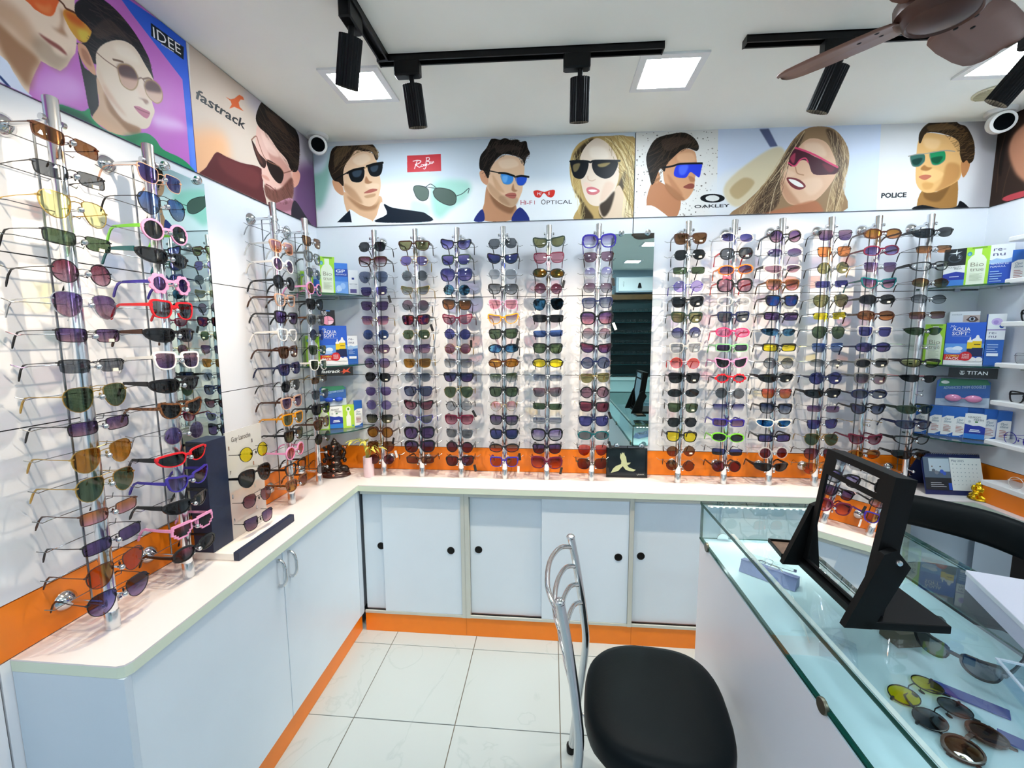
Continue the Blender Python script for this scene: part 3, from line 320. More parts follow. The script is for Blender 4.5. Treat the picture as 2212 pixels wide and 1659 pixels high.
text('HI',inkw,p1,(1.146,-.006,2.174),XV,ZV,.021,.016,shear=.2); text('5',inkw,p1,(1.198,-.006,2.173),XV,ZV,None,.016,shear=.2)
text('H',inkr,p1,(1.065,-.006,2.132),XV,ZV,None,.024); text('I-F',inkr,p1,(1.088,-.006,2.132),XV,ZV,.034,.019); text('I',inkr,p1,(1.132,-.006,2.132),XV,ZV,None,.019)
text('O',ink,p1,(1.166,-.006,2.130),XV,ZV,.022,.025); text('PTICAL',ink,p1,(1.193,-.006,2.130),XV,ZV,.123,.019)
text('OAKLEY',ink,p2,(1.894,-.006,2.091),XV,ZV,.163,.014,weight=.02); text('POLICE',ink,p2,(2.722,-.006,2.110),XV,ZV,.108,.021,weight=.045)
# ---------------------------------------------------------------- ceiling lights
diff=mat('light_diffuser','ffffff',.6); d=diff.node_tree.nodes['Principled BSDF']; d.inputs['Emission Color'].default_value=(*PANEL_C,1); d.inputs['Emission Strength'].default_value=PANEL_E
diff_front=mat('light_diffuser_front','ffffff',.6); d=diff_front.node_tree.nodes['Principled BSDF']; d.inputs['Emission Color'].default_value=(*PANEL_C,1); d.inputs['Emission Strength'].default_value=PANEL_E*.72
for j,y in enumerate((-.475,-2.6,-3.7)):
    for i,x in enumerate((.475,1.635,2.80) if j==0 else (2.27,.95)):  # rear panels, except the one in the mirror, are added for general fill
        z=zceil(x); lab=['left panel of the row nearest the back wall','middle panel of the row nearest the back wall','right panel of the row nearest the back wall','seen in the back wall mirror','added fill, left of the pair behind the camera','added fill, right of the rearmost pair','added fill, left of the rearmost pair'][i+(0,3,5)[j]]
        t=thing('ceiling_light',f'square white ceiling light, {lab}','light',(x,y,z),0,'square ceiling panel lights',rot=(0,math.atan((ZC0-ZC1)/RW),0))
        f_=MB()
        for a in ((-.115,-.115,.115,-.09),(-.115,.09,.115,.115),(-.115,-.09,-.09,.09),(.09,-.09,.115,.09)): f_.box(a[0],a[1],-.008,a[2],a[3],0)
        f_.build('light_frame',whitepl,t); bx('diffuser',diff if j else diff_front,t,-.09,-.09,-.006,.09,.09,-.001)
# ---------------------------------------------------------------- track lights
def spot(parent,loc,dirv,e=SPOT_E,ang=84):
    l=bpy.data.lights.new('track_lamp','SPOT'); l.energy=e; l.color=SPOT_C; l.spot_size=R(ang); l.spot_blend=.8; l.shadow_soft_size=.009
    o=bpy.data.objects.new('lamp',l); COL.objects.link(o); o.parent=parent; o.location=loc; o.rotation_euler=Vector(dirv).to_track_quat('-Z','Y').to_euler(); return o
def head(x,y,z,dirv,label,along='x',e=1.0):
    """adapter box under the track, short neck and a ribbed cylinder that points along dirv"""
    t=thing('track_spotlight',label,'spotlight',(x,y,z),0,'black track spotlights'); a=MB()
    if along=='x': a.box(-.045,-.018,-.05,.045,.018,-.0005,bev=.004)
    else: a.box(-.018,-.045,-.05,.018,.045,-.0005,bev=.004)
    a.build('adapter',blackm,t); d=Vector(dirv).normalized(); p0=Vector((.012 if along=='x' else 0,0,-.05))
    MB().tube([p0+Vector((0,0,.004)),p0+Vector((0,0,-.012)),p0+Vector((0,0,-.012))+d*.014],.009,10).build('swivel_neck',blackm,t,True)
    c=p0+Vector((0,0,-.012)); q=d.to_track_quat('Z','Y'); n=48; prof=[]
    vs=[];fs=[]
    for k,h in enumerate((.012,.143)):
        for j in range(n):
            an=2*math.pi*j/n; r=.0335 if j%2 else .031; vs.append(c+q@Vector((r*math.cos(an),r*math.sin(an),h)))
    for j in range(n): fs.append((j,(j+1)%n,(j+1)%n+n,j+n))
    fs.append(tuple(reversed(range(n)))); MB().add(vs,fs).build('lamp_body',blackm,t)
    vs=[c+q@Vector((.029*math.cos(2*math.pi*j/24),.029*math.sin(2*math.pi*j/24),.118)) for j in range(24)]
    MB().add(vs,[tuple(range(24))]).build('lens_disc',mat('lamp_lens','fff0d0',.3,emit=6),t); spot(t,c+d*.148,d,SPOT_E*e); return t
def track(label,x0,y0,x1,y1):
    t=thing('light_track',label,'light track',((x0+x1)/2,(y0+y1)/2,zceil((x0+x1)/2)),math.atan2(y1-y0,x1-x0),'black ceiling tracks'); L=math.hypot(x1-x0,y1-y0)/2; tl=-(ZC0-ZC1)/RW*(x1-x0)/(2*L)
    m=MB()
    for (a,b_,c,d_) in ((-.0175,-.012,-.0175+.006,-.0001),(.0115,-.012,.0175,-.0001),(-.0175,-.004,.0175,-.0001)): m.box(-L,a,-.022 if b_==-.012 else -.004,L,c,-.0001)
    o=m.build('track_rail',blackm,t); o.rotation_euler=(0,-tl*1.0,0); 
    for s in (-1,1):
        o2=bx('end_cap',blackm,t,min(s*L,s*(L+.004)),-.018,-.023,max(s*L,s*(L+.004)),.018,0); o2.rotation_euler=(0,-tl,0)
    return t
track('black ceiling track running towards the back wall, left end',.635,-2.3,.635,-.655)
track('black ceiling track parallel to back wall, left of two',.615,-.63,1.58,-.63)
track('black ceiling track parallel to back wall, right one behind fan',1.84,-.64,2.95,-.64)
zz=lambda x: zceil(x)-.018
head(.630,-.885,zz(.635),(-.25,.25,-.8),'black ribbed spotlight on the left track, tilted towards left wall','y',.45)
head(.715,-.63,zz(.715),(.05,.30,-1),'black ribbed spotlight at left end of middle track, pointing down')
head(1.30,-.63,zz(1.3),(.0,.30,-1),'black ribbed spotlight at right end of middle track, pointing down')
head(2.12,-.64,zz(2.12),(-.25,.34,-.95),'black spotlight on right track behind the fan blade')
head(2.70,-.64,zz(2.7),(-.40,.42,-.8),'black spotlight at far right of right track near camera dome')
head(.635,-1.65,zz(.635),(-.45,.1,-.75),'black ribbed spotlight on the left track, farthest from back wall','y',.65)
head(.635,-1.25,zz(.635),(-.45,.15,-.75),'black ribbed spotlight on the left track, second from back wall','y',.65)
# ---------------------------------------------------------------- cctv domes, ceiling speaker
def cctv(loc,aim,label):
    t=thing('security_camera',label,'camera',loc,0,'white dome security cameras'); MB().lathe([(.045,-.016),(.05,-.010),(.05,0)],24).build('mount_base',whitepl,t,True)
    d=Vector(aim).normalized(); q=d.to_track_quat('Z','Y'); c=Vector((0,0,-.048)); m=MB().ell(c,(.044,.044,.044),20,14); m.build('housing',whitepl,t,True)
    vs=[];fs=[];n=24
    for r,h in ((.041,.022),(.041,.045),(.032,.052),(.030,.046)):
        vs+=[c+q@Vector((r*math.cos(2*math.pi*j/n),r*math.sin(2*math.pi*j/n),h)) for j in range(n)]
    for i in range(3):
        for j in range(n): a=i*n+j;b=i*n+(j+1)%n; fs.append((a,b,b+n,a+n))
    MB().add(vs,fs).build('face_ring',whitepl,t,True)
    MB().add([c+q@Vector((.031*math.cos(2*math.pi*j/n),.031*math.sin(2*math.pi*j/n),.049)) for j in range(n)],[tuple(range(n))]).build('lens_window',mat('camera_glass','08090c',.08),t)
cctv((.075,-.075,zceil(.07)),(.55,-1,-.35),'white turret security camera in back left ceiling corner')
cctv((3.10,-.10,zceil(3.1)),(-.5,-1,-.35),'white turret security camera in back right ceiling corner')
t=thing('ceiling_speaker','round cream ceiling speaker beyond the right spotlight','speaker',(2.93,-.25,zceil(2.93))); MB().lathe([(.055,-.006),(.06,-.004),(.06,0)],28).build('speaker_rim',mat('cream_plastic','d9d2b8',.6),t,True)
m=MB(); 
for k in range(-7,8):
    y=k*.007; hw=math.sqrt(max(0,.053**2-y*y)); m.box(-hw,y-.0016,-.0085,hw,y+.0016,-.005)
m.build('speaker_grille',mat('cream_grille','b9b294',.7),t)
# ---------------------------------------------------------------- ceiling fan
brown=mat('fan_brown','4f332b',.32,.25); brownb=mat('fan_blade_brown','7d5b4f',.4,.2)
t=thing('ceiling_fan','brown four-bladed ceiling fan hanging at upper right','fan',(2.10,-1.06,2.20))
MB().lathe([(.012,.03),(.012,zceil(2.1)-2.2)],14).build('down_rod',brown,t,True); MB().lathe([(.045,zceil(2.1)-2.2-.06),(.05,zceil(2.1)-2.2)],20).build('canopy',brown,t,True)
MB().lathe([(.002,.0),(.05,.003),(.062,.007),(.066,.003),(.07,.006),(.075,.018),(.088,.026),(.09,.05),(.08,.065),(.03,.075),(.012,.08)],36).build('motor_housing',brown,t,True)
for k,a in enumerate((132,32,306,218)):
    c=math.cos(R(a)); s_=math.sin(R(a)); pit=R(-13); prof=[(.07,.036),(.08,.056),(.10,.066),(.16,.070),(.25,.068),(.30,.062),(.322,.052),(.335,.034),(.340,.012)]
    vs=[];fs=[]
    for r,hw in prof:
        for v in (-1,-.33,.33,1):
            lx,ly,lz=r,v*hw*math.cos(pit),v*hw*math.sin(pit)+.033-.006*v*v+(.02 if r<.08 else 0)*0
            vs.append((lx*c-ly*s_,lx*s_+ly*c,lz))
    n=len(prof)
    for i in range(n-1):
        for j in range(3): q=i*4+j; fs.append((q,q+1,q+5,q+4))
    b0=MB().add(vs,fs).build('fan_blade',brownb,t,True); md=b0.modifiers.new('thickness','SOLIDIFY'); md.thickness=.003
    for (r,v) in ((.115,-.4),(.115,.4),(.155,0)):
        ly,lz=v*.045*math.cos(pit),v*.045*math.sin(pit)+.0305; MB().ell((r*c-ly*s_,r*s_+ly*c,lz),(.006,.006,.003),10,6).build('bolt',black,b0)
# ---------------------------------------------------------------- left cabinet, back cabinets, worktop
zt_=ZT-.030; KB=.098
t=thing('base_cabinet','long white base cabinet with two handled doors along the left wall','cabinet')
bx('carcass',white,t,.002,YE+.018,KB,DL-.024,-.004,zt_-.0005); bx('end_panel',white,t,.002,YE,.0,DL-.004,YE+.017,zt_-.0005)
bx('toe_kick',orange,t,DL-.045,YE+.02,.0005,DL-.02,-DB+.022,KB-.001)
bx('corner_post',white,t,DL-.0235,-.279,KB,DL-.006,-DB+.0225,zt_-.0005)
for (y0,y1,hy) in ((YE+.018,-.852,-.878),(-.849,-.281,-.815)):
    dr=bx('door',doorm,t,DL-.0235,y0,KB+.003,DL-.006,y1,zt_-.003,bev=.001)
    MB().tube(spline([(DL-.008,hy,.723),(DL+.008,hy,.722),(DL+.020,hy,.70),(DL+.022,hy,.675),(DL+.020,hy,.65),(DL+.008,hy,.632),(DL-.008,hy,.631)],4,False),.0055,10).build('handle',chrome,dr,True)
def backcab(label,x0,x1,doors,pull):
    t=thing('sliding_cabinet',label,'cabinet'); f0=-DB+.02
    bx('carcass',mat('cabinet_interior','8b9296',.7),t,x0,-.005,KB,x1,f0+.03,zt_-.0005)
    ov=[]
    bx('door_rail',alum,t,x0,-.238,zt_-.020,x1,f0-.004,zt_-.0005); bx('door_rail',alum,t,x0,-.238,KB,x1,f0-.004,KB+.013)
    for xa,xb in pull['posts']: bx('frame_post',alum,t,xa,f0-.006,KB,xb,f0+.028,zt_-.001)
    for (a,b_,front,px) in doors:
        y1=f0-.001 if front else f0+.018; dr=bx('sliding_door',doorm,t,a,y1,KB+.0135,b_,y1+.016,zt_-.0205,bev=.0008)
        if px is not None: MB().lathe([(.0185,-.001),(.0185,.002),(.0165,.003),(.0145,.0012),(.002,.0010)],20,(px,y1+.0005,.447),'y').build('finger_pull',black,dr,True)
    bx('toe_kick',orange,t,x0,f0,.0005,x1,f0+.02,KB-.001)
backcab('white sliding-door cabinet in the back left corner',DL+.001,.803,[(DL+.003,.45,False,.372),(.391,.784,True,.733)],{'posts':[(.785,.803)]})
backcab('white sliding-door cabinet behind the chrome chair',.804,1.607,[(.826,1.23,False,.867),(1.177,1.586,True,1.539)],{'posts':[(.804,.825),(1.587,1.607)]})
backcab('white sliding-door cabinet behind the glass counter',1.608,2.412,[(1.612,2.05,False,1.647),(2.0,2.40,True,2.35)],{'posts':[(2.40,2.412)]})
backcab('white sliding-door cabinet in the back right corner behind office chair',2.413,3.18,[(2.43,2.80,True,2.47),(2.79,3.17,False,None)],{'posts':[(2.413,2.43),(2.775,2.80)]})
# worktop: a U of laminate with a pale edge band
xr=3.03
out=[(.001,YE),(DL-.02,YE),(DL-.006,YE+.006),(DL,YE+.02),(DL,-DB-.0),(xr,-DB),(xr,-2.0),(RW-.002,-2.0),(RW-.002,-.001),(.001,-.001)]
m=MB(); m.prism([(x,y,ZT-.004) for x,y in out],(0,0,.004)); wt=m.build('countertop',counterm); tag(wt,'white laminate worktop running round the walls under the racks','countertop')
inn=[(x-.0006 if x==DL else x,y) for x,y in out]; m=MB(); m.prism([(x,y,ZT-.0298) for x,y in out],(0,0,.0256)); m.build('edge_band',edgem,wt)
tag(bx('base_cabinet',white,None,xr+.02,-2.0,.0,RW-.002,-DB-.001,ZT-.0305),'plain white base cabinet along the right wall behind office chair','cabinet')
# ---------------------------------------------------------------- eyewear
SH={ # right lens outlines in mm about the lens centre, nose side at negative x
'sq':[(-25,8),(-23,17),(-10,19),(12,20),(25,18),(27,8),(24,-8),(17,-18),(0,-21),(-15,-18),(-23,-8)],
'rd':[(24*math.cos(a),23*math.sin(a)) for a in [math.pi-2*math.pi*k/12 for k in range(12)]],
'hx':[(-25,2),(-19,17),(-6,20),(10,20),(20,16),(26,1),(20,-15),(8,-21),(-6,-21),(-17,-15)],
'av':[(-25,11),(-19,20),(0,23),(20,21),(30,10),(29,-8),(20,-22),(4,-29),(-11,-24),(-21,-10)],
'ce':[(-25,7),(-20,14),(0,16),(18,20),(30,21),(29,8),(23,-8),(12,-17),(-4,-19),(-17,-14),(-24,-4)],
'rc':[(-26,8),(-22,13),(0,14),(22,14),(28,10),(28,-4),(23,-12),(0,-14),(-20,-13),(-26,-5)],
'ov':[(-27,2),(-20,12),(0,17),(20,14),(30,4),(27,-9),(12,-16),(-8,-17),(-22,-11)],
'bt':[(-25,9),(-18,20),(2,24),(23,23),(31,12),(30,-8),(22,-21),(2,-25),(-16,-21),(-25,-6)],
'sp':[(-27,6),(-20,13),(0,15),(22,14),(34,11),(35,3),(26,-8),(10,-15),(-8,-16),(-20,-12),(-26,-3)],
'sh':[(-27,16),(-10,18),(15,18),(31,17),(30,5),(25,-11),(15,-18),(0,-19),(-14,-15),(-22,-2)],
'fl':[(18*math.cos(a),18*math.sin(a)) for a in [math.pi-2*math.pi*k/12 for k in range(12)]],
'lp':[(-23,0),(-14,11),(-4,14),(0,12),(4,14),(14,11),(24,0),(13,-11),(0,-15),(-13,-11)],
'px':[(-24,14),(26,14),(26,-4),(20,-4),(20,-10),(14,-10),(14,-16),(-12,-16),(-12,-10),(-18,-10),(-18,-4),(-24,-4)]}
NAME={'sq':'square','rd':'round','hx':'hexagonal','av':'aviator','ce':'cat-eye','rc':'narrow rectangular','ov':'oval','bt':'oversized','sp':'sporty wraparound','sh':'flat-top shield','fl':'flower-shaped','lp':'lip-shaped','px':'pixel-edged'}
FR={'K':('black','17181b'),'B':('brown','45271a'),'T':('tortoiseshell','6b4326'),'N':('navy','1d2547'),'M':('maroon','651a33'),'G':('gold','b99a58'),'S':('silver','b9bcc0'),'C':('clear','f2f0ec'),'W':('white','eeeae4'),'P':('pink','e79ac4'),'H':('hot pink','f0407a'),'R':('red','d8202c'),'O':('orange','ef6a25'),'Y':('yellow','eda018'),'L':('lime green','7ed83a'),'E':('teal','0f5a60'),'V':('violet','3a2f9a'),'A':('grey','6a6b68'),'D':('dark green','2a3a30'),'I':('peach','e9bfa4'),'Q':('mint','9ad9a0')}
LE={'k':('black','24282b'),'g':('grey','61666b'),'s':('pale grey','a9afb4'),'v':('violet','7a6cae'),'p':('purple','4f3a6e'),'i':('indigo','3a3c80'),'m':('maroon','632838'),'u':('mauve','8f6b7c'),'r':('rose','dc8f9c'),'e':('green','40543a'),'o':('olive','7c7a4c'),'b':('brown','6f4526'),'a':('amber','a8691f'),'t':('orange','d0743a'),'y':('yellow','f0d81e'),'c':('clear','eceeee'),'l':('blue','3d5fa8'),'n':('navy','28365e'),'d':('slate','59647e'),'h':('hot pink','f98ab4'),'w':('pale yellow','eceaa0'),'x':('red','e0584c'),'j':('lavender','a79ae0'),'f':('flame orange','ec8a1a'),'z':('ice blue','7fc4e8'),'q':('blue-green','1f7ad0')}
def lensmat(t,b,mir):
    if mir: return glass(f'mirror_lens_{t}{b}','3a4046','3a4046' if t==b else LE[b][1],mirror=LE[t][1])
    return glass(f'lens_{t}{b}',LE[t][1],LE[b][1],power=.4,ior=1.42)
def framemat(c):
    nm,h=FR[c]
    if c in 'CIYHQ': return mat('frame_'+nm.replace(' ','_'),h,.15,alpha={'C':.28,'I':.5,'Y':.75,'H':.7,'Q':.7}[c])
    if c in 'GS': return mat('frame_'+nm,h,.22,1.0)
    if c=='T': return mat('frame_tortoiseshell',h,.2,noise=.8,nscale=140)
    return mat('frame_'+nm.replace(' ','_'),h,.22)
CX=.0362
def outline(sh,step=None):
    P=SH[sh]
    if sh=='px': return [(x/1000,z/1000) for x,z in P]
    return [(x/1000,z/1000) for x,z in spline(P,5 if sh in('fl','lp') else 2)]
def wrap(sh,x): return (.075 if sh in('sp','sh') else .04)*0+ (3.4 if sh in ('sp',) else 2.2 if sh=='sh' else 1.1)*x*x   # backward curve of the front
def base(x,z): return -.9*(x*x+z*z)*2
def offs(P,d,fn=None):
    n=len(P); out=[]
    for i in range(n):
        a,b=P[i-1],P[(i+1)%n]; tx,tz=b[0]-a[0],b[1]-a[1]; L=math.hypot(tx,tz) or 1; dd=d(i,P[i]) if callable(d) else d
        out.append((P[i][0]-tz/L*dd,P[i][1]+tx/L*dd))
    return out
GM={}
def lensmesh(sh,side):
    k=('L',sh,side)
    if k in GM: return GM[k]
    P=outline(sh); n=len(P); vs=[];fs=[]; mb=MB()
    for off in (-.0007,.0007):
        for s in (1,.72,.38):
            for x,z in P:
                X=CX+x*s; vs.append((side*X,wrap(sh,X)+off+.8*((x*s)**2+(z*s)**2)*1.2,z*s))
        vs.append((side*CX,wrap(sh,CX)+off,0))
    B=3*n+1
    for q,fl in ((0,False),(B,True)):
        for r in range(2):
            for j in range(n):
                a=q+r*n+j;b=q+r*n+(j+1)%n; f=(a,b,b+n,a+n); fs.append(f if not fl else f[::-1])
        for j in range(n): f=(q+2*n+j,q+2*n+(j+1)%n,q+3*n); fs.append(f)
    for j in range(n): fs.append((j,(j+1)%n,B+(j+1)%n,B+j))
    mb.add(vs,fs); GM[k]=mb.data('lens',True); return GM[k]
def framemesh(sh,st):
    k=('F',sh,st)
    if k in GM: return GM[k]
    P=outline(sh); n=len(P); mb=MB(); th={'f':.0034,'t':.0011,'h':.0016,'n':0}[st]; dp={'f':.0042,'t':.0018,'h':.0026,'n':0}[st]
    # outlines run clockwise from the nose side: outward normal is +offset
    if sh=='fl': do=lambda i,p: .0038+.0050*abs(math.sin(4*math.atan2(p[1],p[0])))
    elif sh=='lp': do=lambda i,p: .0052+.0022*math.cos(9*math.atan2(p[1],p[0]))
    elif st=='f': do=lambda i,p: th*(1.35 if p[1]>.008 else .8 if p[1]<-.01 else 1)*(1.5 if sh in('bt','px') else 1)
    else: do=lambda i,p: th
    O=offs(P,do); In=offs(P,-.0004)
    y0=lambda x,z,X: wrap(sh,X)+.96*(x*x+z*z)
    for side in (1,-1):
        if st=='n': continue
        vs=[];fs=[];idx=list(range(n))
        for i in range(n):
            (xi,zi),(xo,zo)=In[i],O[i]; yi=y0(xi,zi,CX+xi); yo=y0(xo,zo,CX+xo)
            for (x,z,y) in ((xi,zi,yi-dp/2),(xo,zo,yo-dp/2),(xo,zo,yo+dp/2),(xi,zi,yi+dp/2)): vs.append((side*(CX+x),y,z))
        for i in range(n):
            j=(i+1)%n
            if st=='h' and (P[i][1]<.002 or P[j][1]<.002): continue
            for q in range(4): fs.append((i*4+q,j*4+q,j*4+(q+1)%4,i*4+(q+1)%4))
        mb.add(vs,fs)
    # bridge, lugs, nose pads
    ni=min(range(n),key=lambda i:P[i][0]+abs(P[i][1]-.006)*.6); xn,zn=P[ni]; xb=CX+xn-.0002; zb=max(zn,.004)
    if st=='f' and sh!='px': 
        zb=max(zb,.006); pth=[(-xb-.002,wrap(sh,xb),zb),(-xb*.5,-.0016,zb+.0015),(xb*.5,-.0016,zb+.0015),(xb+.002,wrap(sh,xb),zb)]
        for a,b in zip(pth[:-1],pth[1:]):
            h=.0032; mb.add([(a[0],a[1]-.002,a[2]-h),(b[0],b[1]-.002,b[2]-h),(b[0],b[1]-.002,b[2]+h),(a[0],a[1]-.002,a[2]+h),(a[0],a[1]+.002,a[2]-h),(b[0],b[1]+.002,b[2]-h),(b[0],b[1]+.002,b[2]+h),(a[0],a[1]+.002,a[2]+h)],[(0,1,2,3),(7,6,5,4),(3,2,6,7),(1,0,4,5)])
    else:
        mb.tube([(-xb,wrap(sh,xb),zb),(-xb*.5,-.002,zb+.002),(xb*.5,-.002,zb+.002),(xb,wrap(sh,xb),zb)],.0011 if sh!='px' else .003,6)
        if sh in('av','hx') : mb.tube([(-xb-.006,wrap(sh,xb)+.0006,max(p[1] for p in P)-.0015),(0,-.001,max(p[1] for p in P)+.0005),(xb+.006,wrap(sh,xb)+.0006,max(p[1] for p in P)-.0015)],.0009,6)
        for s in (1,-1): mb.tube([(s*xb,wrap(sh,xb),zb-.006),(s*(xb-.0015),.006,zb-.008)],.0006,5); mb.ell((s*(xb-.0022),.0068,zb-.010),(.0016,.003,.0055),8,6)
    xl,zl=hinge(sh,st); yl=wrap(sh,xl)
    for s in (1,-1):
        h=.0035 if st=='f' else .0016
        x0=xl-.006; a=s*x0; b=s*(xl+.001)
        mb.box(min(a,b),wrap(sh,x0)-.0005,zl-h,max(a,b),wrap(sh,xl)+.004+2*(wrap(sh,xl)-wrap(sh,x0))*.5,zl+h)
    GM[k]=mb.data('frame'); return GM[k]
def hinge(sh,st):
    P=outline(sh); mx=max(p[0] for p in P); zl={'rd':.006,'hx':.004,'fl':.004,'lp':.0,'ov':.004,'av':.008}.get(sh,.010)
    return CX+mx+(.003 if st=='f' else .0015), zl
def templemesh(sh,st,side):
    xl,zl=hinge(sh,st); thick=st=='f'; k=('T',round(xl,4),round(zl,3),thick,sh in('sp','sh'),side)
    if k in GM: return GM[k]
    y0=wrap(sh,xl)+.003; mb=MB(); x=side*xl
    if thick:
        w=.0016; big=.0062 if sh in('sp','sh') else .0042
        pr=[(y0,zl,big,0),(y0+.03,zl,big*.85,.001),(y0+.07,zl,.0032,-.001),(.090,zl,.0030,-.004),(.102,zl-.006,.0030,-.006),(.112,zl-.018,.0030,-.008),(.119,zl-.032,.0030,-.009),(.121,zl-.037,.0012,-.009)]
        vs=[];fs=[]
        for i,(y,z,h,dx) in enumerate(pr):
            t=max(0,i-3)/4; uy,uz=math.sin(t*1.0),math.cos(t*1.0)
            for sx,sz in ((-w,-h),(w,-h),(w,h),(-w,h)): vs.append((x+side*dx+sx,y+sz*uy,z+sz*uz))
        for i in range(len(pr)-1):
            for q in range(4): fs.append((i*4+q,i*4+(q+1)%4,i*4+4+(q+1)%4,i*4+4+q))
        fs+=[(0,1,2,3),tuple(len(vs)-4+q for q in range(4))]; mb.add(vs,fs)
    else:
        pth=[(x,y0,zl),(x+side*.001,y0+.04,zl),(x-side*.002,.080,zl),(x-side*.004,.094,zl-.002),(x-side*.006,.105,zl-.012),(x-side*.008,.114,zl-.027),(x-side*.009,.118,zl-.035)]
        mb.tube(pth,[.0011,.0009,.0010,.0019,.0022,.0023,.0014],6)
    GM[k]=mb.data('temple',True); return GM[k]
tagk=mat('black_swing_tag','17181a',.5); tagw=mat('white_swing_tag','e9e8e4',.6); stick=mat('lens_sticker','f3ead2',.5); barc=mat('tag_print','55524e',.6)
TAGM={}
def spectacles(spec,label,loc,rz=0,group=None,rot=None,cat='sunglasses',name='sunglasses'):
    sh,st,fc,lt,lb=spec[:2],spec[2],spec[3],spec[4],spec[5]; ex=spec[6:]
    t=thing(name,label,cat,loc,rz,group,rot); t.scale=(1.06,1.06,1.06); fm=framemat(fc); tc=fc
    if '/' in ex: tc=ex[ex.index('/')+1]
    put('frame',framemesh(sh,st),t,fm); lm=lensmat(lt,lb,'*' in ex)
    for s in (1,-1): put('lens',lensmesh(sh,s),t,lm)
    for s in (1,-1): put('temple',templemesh(sh,st,s),t,framemat(tc))
    if '@' in ex:
        if 'st' not in TAGM: TAGM['st']=MB().box(-.007,-.0004,-.0035,.007,.0004,.0035).data('sticker')
        x=CX+.006; put('sticker',TAGM['st'],t,stick,(x,wrap(sh,x)-.0006,-.010))
    for ch,mm in (('+',tagk),('-',tagw)):
        if ch in ex:
            if 'tg' not in TAGM: TAGM['tg']=MB().box(-.006,-.0005,-.034,.006,.0005,0).data('price_tag'); TAGM['th']=MB().tube([(0,0,.030),(0,0,0)],.0004,4).data('tag_string')
            xl,zl=hinge(sh,st); g_=put('price_tag',TAGM['tg'],t,mm,(xl+.001,.010,zl-.032),(0,R(random.uniform(-25,15)),R(random.uniform(-30,30)))); put('tag_string',TAGM['th'],g_,barc)
    if ex.endswith('bow'):
        bw=mat('gingham_bow','e2425a',.6); m=MB()
        for s in (1,-1): m.prism([(0,-.002,-.003),(s*.016,-.002,-.010),(s*.016,-.002,.010),(0,-.002,.003)],(0,.005,0))
        m.ell((0,0,0),(.004,.004,.005),8,6); m.build('bow',bw,t).location=(-CX,wrap(sh,CX)-.002,.034)
    return t
def look(spec):
    sh,st,fc,lt,lb=spec[:2],spec[2],spec[3],spec[4],spec[5]; ex=spec[6:]
    a=FR[fc][0]; l=LE[lt][0] if lt==lb or LE[lt][0] in LE[lb][0] else f'{LE[lt][0]}-to-{LE[lb][0]}'
    if '*' in ex: l='mirrored '+LE[lt][0]
    return f"{a} {dict(f='thick',t='wire',h='half-rim',n='rimless')[st]} {NAME[sh]} sunglasses with {l} lenses"
# ---------------------------------------------------------------- chrome display racks
clearp=glass('clear_tube','eef2f4',power=.5,ior=1.4)
polem=mat('polished_pole','e2e5e8',.2,1.0); wirem=mat('wire_steel','8d9194',.25,1.0); padm=mat('peg_chrome','cdd1d5',.1,1.0)
PZ0,PZ1=1.922,.866
def rowz(i): return PZ0-(PZ0-PZ1)*i/15
# rack frame of reference: pole at y=0, wall at y=+gap, customers on the -y side; z from the worktop
peg_d=MB().tube([(0,-.012,0),(0,-.040,.0005)],.0028,8).ell((0,-.0435,.0005),(.0066,.0066,.0066),12,8).data('nose_peg',True)
wire_d=MB().tube([(-.090,.062,.004),(-.078,.052,-.004),(-.066,.050,-.002),(.066,.050,-.002),(.078,.052,-.004),(.090,.062,.004)],.0011,5).data('temple_wire',True)
def rack(label,x,y,gap,rz,lean,specs,place,zt=2.008,skip=()):
    t=thing('eyewear_rack',label,'display rack',(x,y,ZT),0,'chrome eyewear racks',rot=(0,0,rz))
    if lean: t.rotation_euler=(0,lean,0) if rz==0 else (-lean,0,rz)
    H=zt-ZT
    m=MB().lathe([(.0132,.001),(.0136,.002),(.0136,H-.002),(.0120,H),(.0110,H),(.0110,H-.02)],24); m.build('pole',polem,t,True)
    m=MB()
    m.lathe([(.0152,.0005),(.0152,.045),(.0140,.047)],20); m.build('foot_sleeve',mat('satin_sleeve','dfe2e4',.2,.9),t,True)
    for z in (1.968-ZT,.838-ZT):
        a=MB().tube([(.0,.004,z),(0,gap-.012,z)],.0055,10); a.ell((0,-.002,z),(.0,.0,.0),4,3) if 0 else None
        a.build('support_arm',chrome,t,True)
        MB().lathe([(.006,.022),(.014,.016),(.024,.006),(.026,.0005)],24,(0,gap,z),'y').build('wall_rosette',chrome,t,True)
        MB().tube([(-.0165,0,z),(-.024,0,z)],.007,10).tube([(.0165,0,z),(.024,0,z)],.007,10).build('set_screw',chrome,t,True)
    MB().tube([(0,.050,1.968-ZT),(0,.050,.838-ZT)],.0024,6).build('back_rod',wirem,t,True)
    for i in range(16):
        z=rowz(i)-ZT; put('nose_peg',peg_d,t,padm,(0,0,z-.002)); put('temple_wire',wire_d,t,wirem,(0,0,z+.006))
    Mx=Matrix.Translation((x,y,ZT))@t.rotation_euler.to_matrix().to_4x4()
    rs=random.Random(sum(ord(c) for c in label))
    for i,sp in enumerate(specs):
        if not sp: continue
        p=Mx@Vector((0,-.0345,rowz(i)-ZT+.0008)); row='topmost' if i==0 else 'lowest' if i==15 else ORD[i]+' down'
        spectacles(sp,f"{look(sp)}, {row} on {place}",p,0,f'sunglasses on {place}',rot=(R(rs.uniform(-3,2)),R(rs.uniform(-2.2,2.2)),rz+R(rs.uniform(-4,4))))
    return t
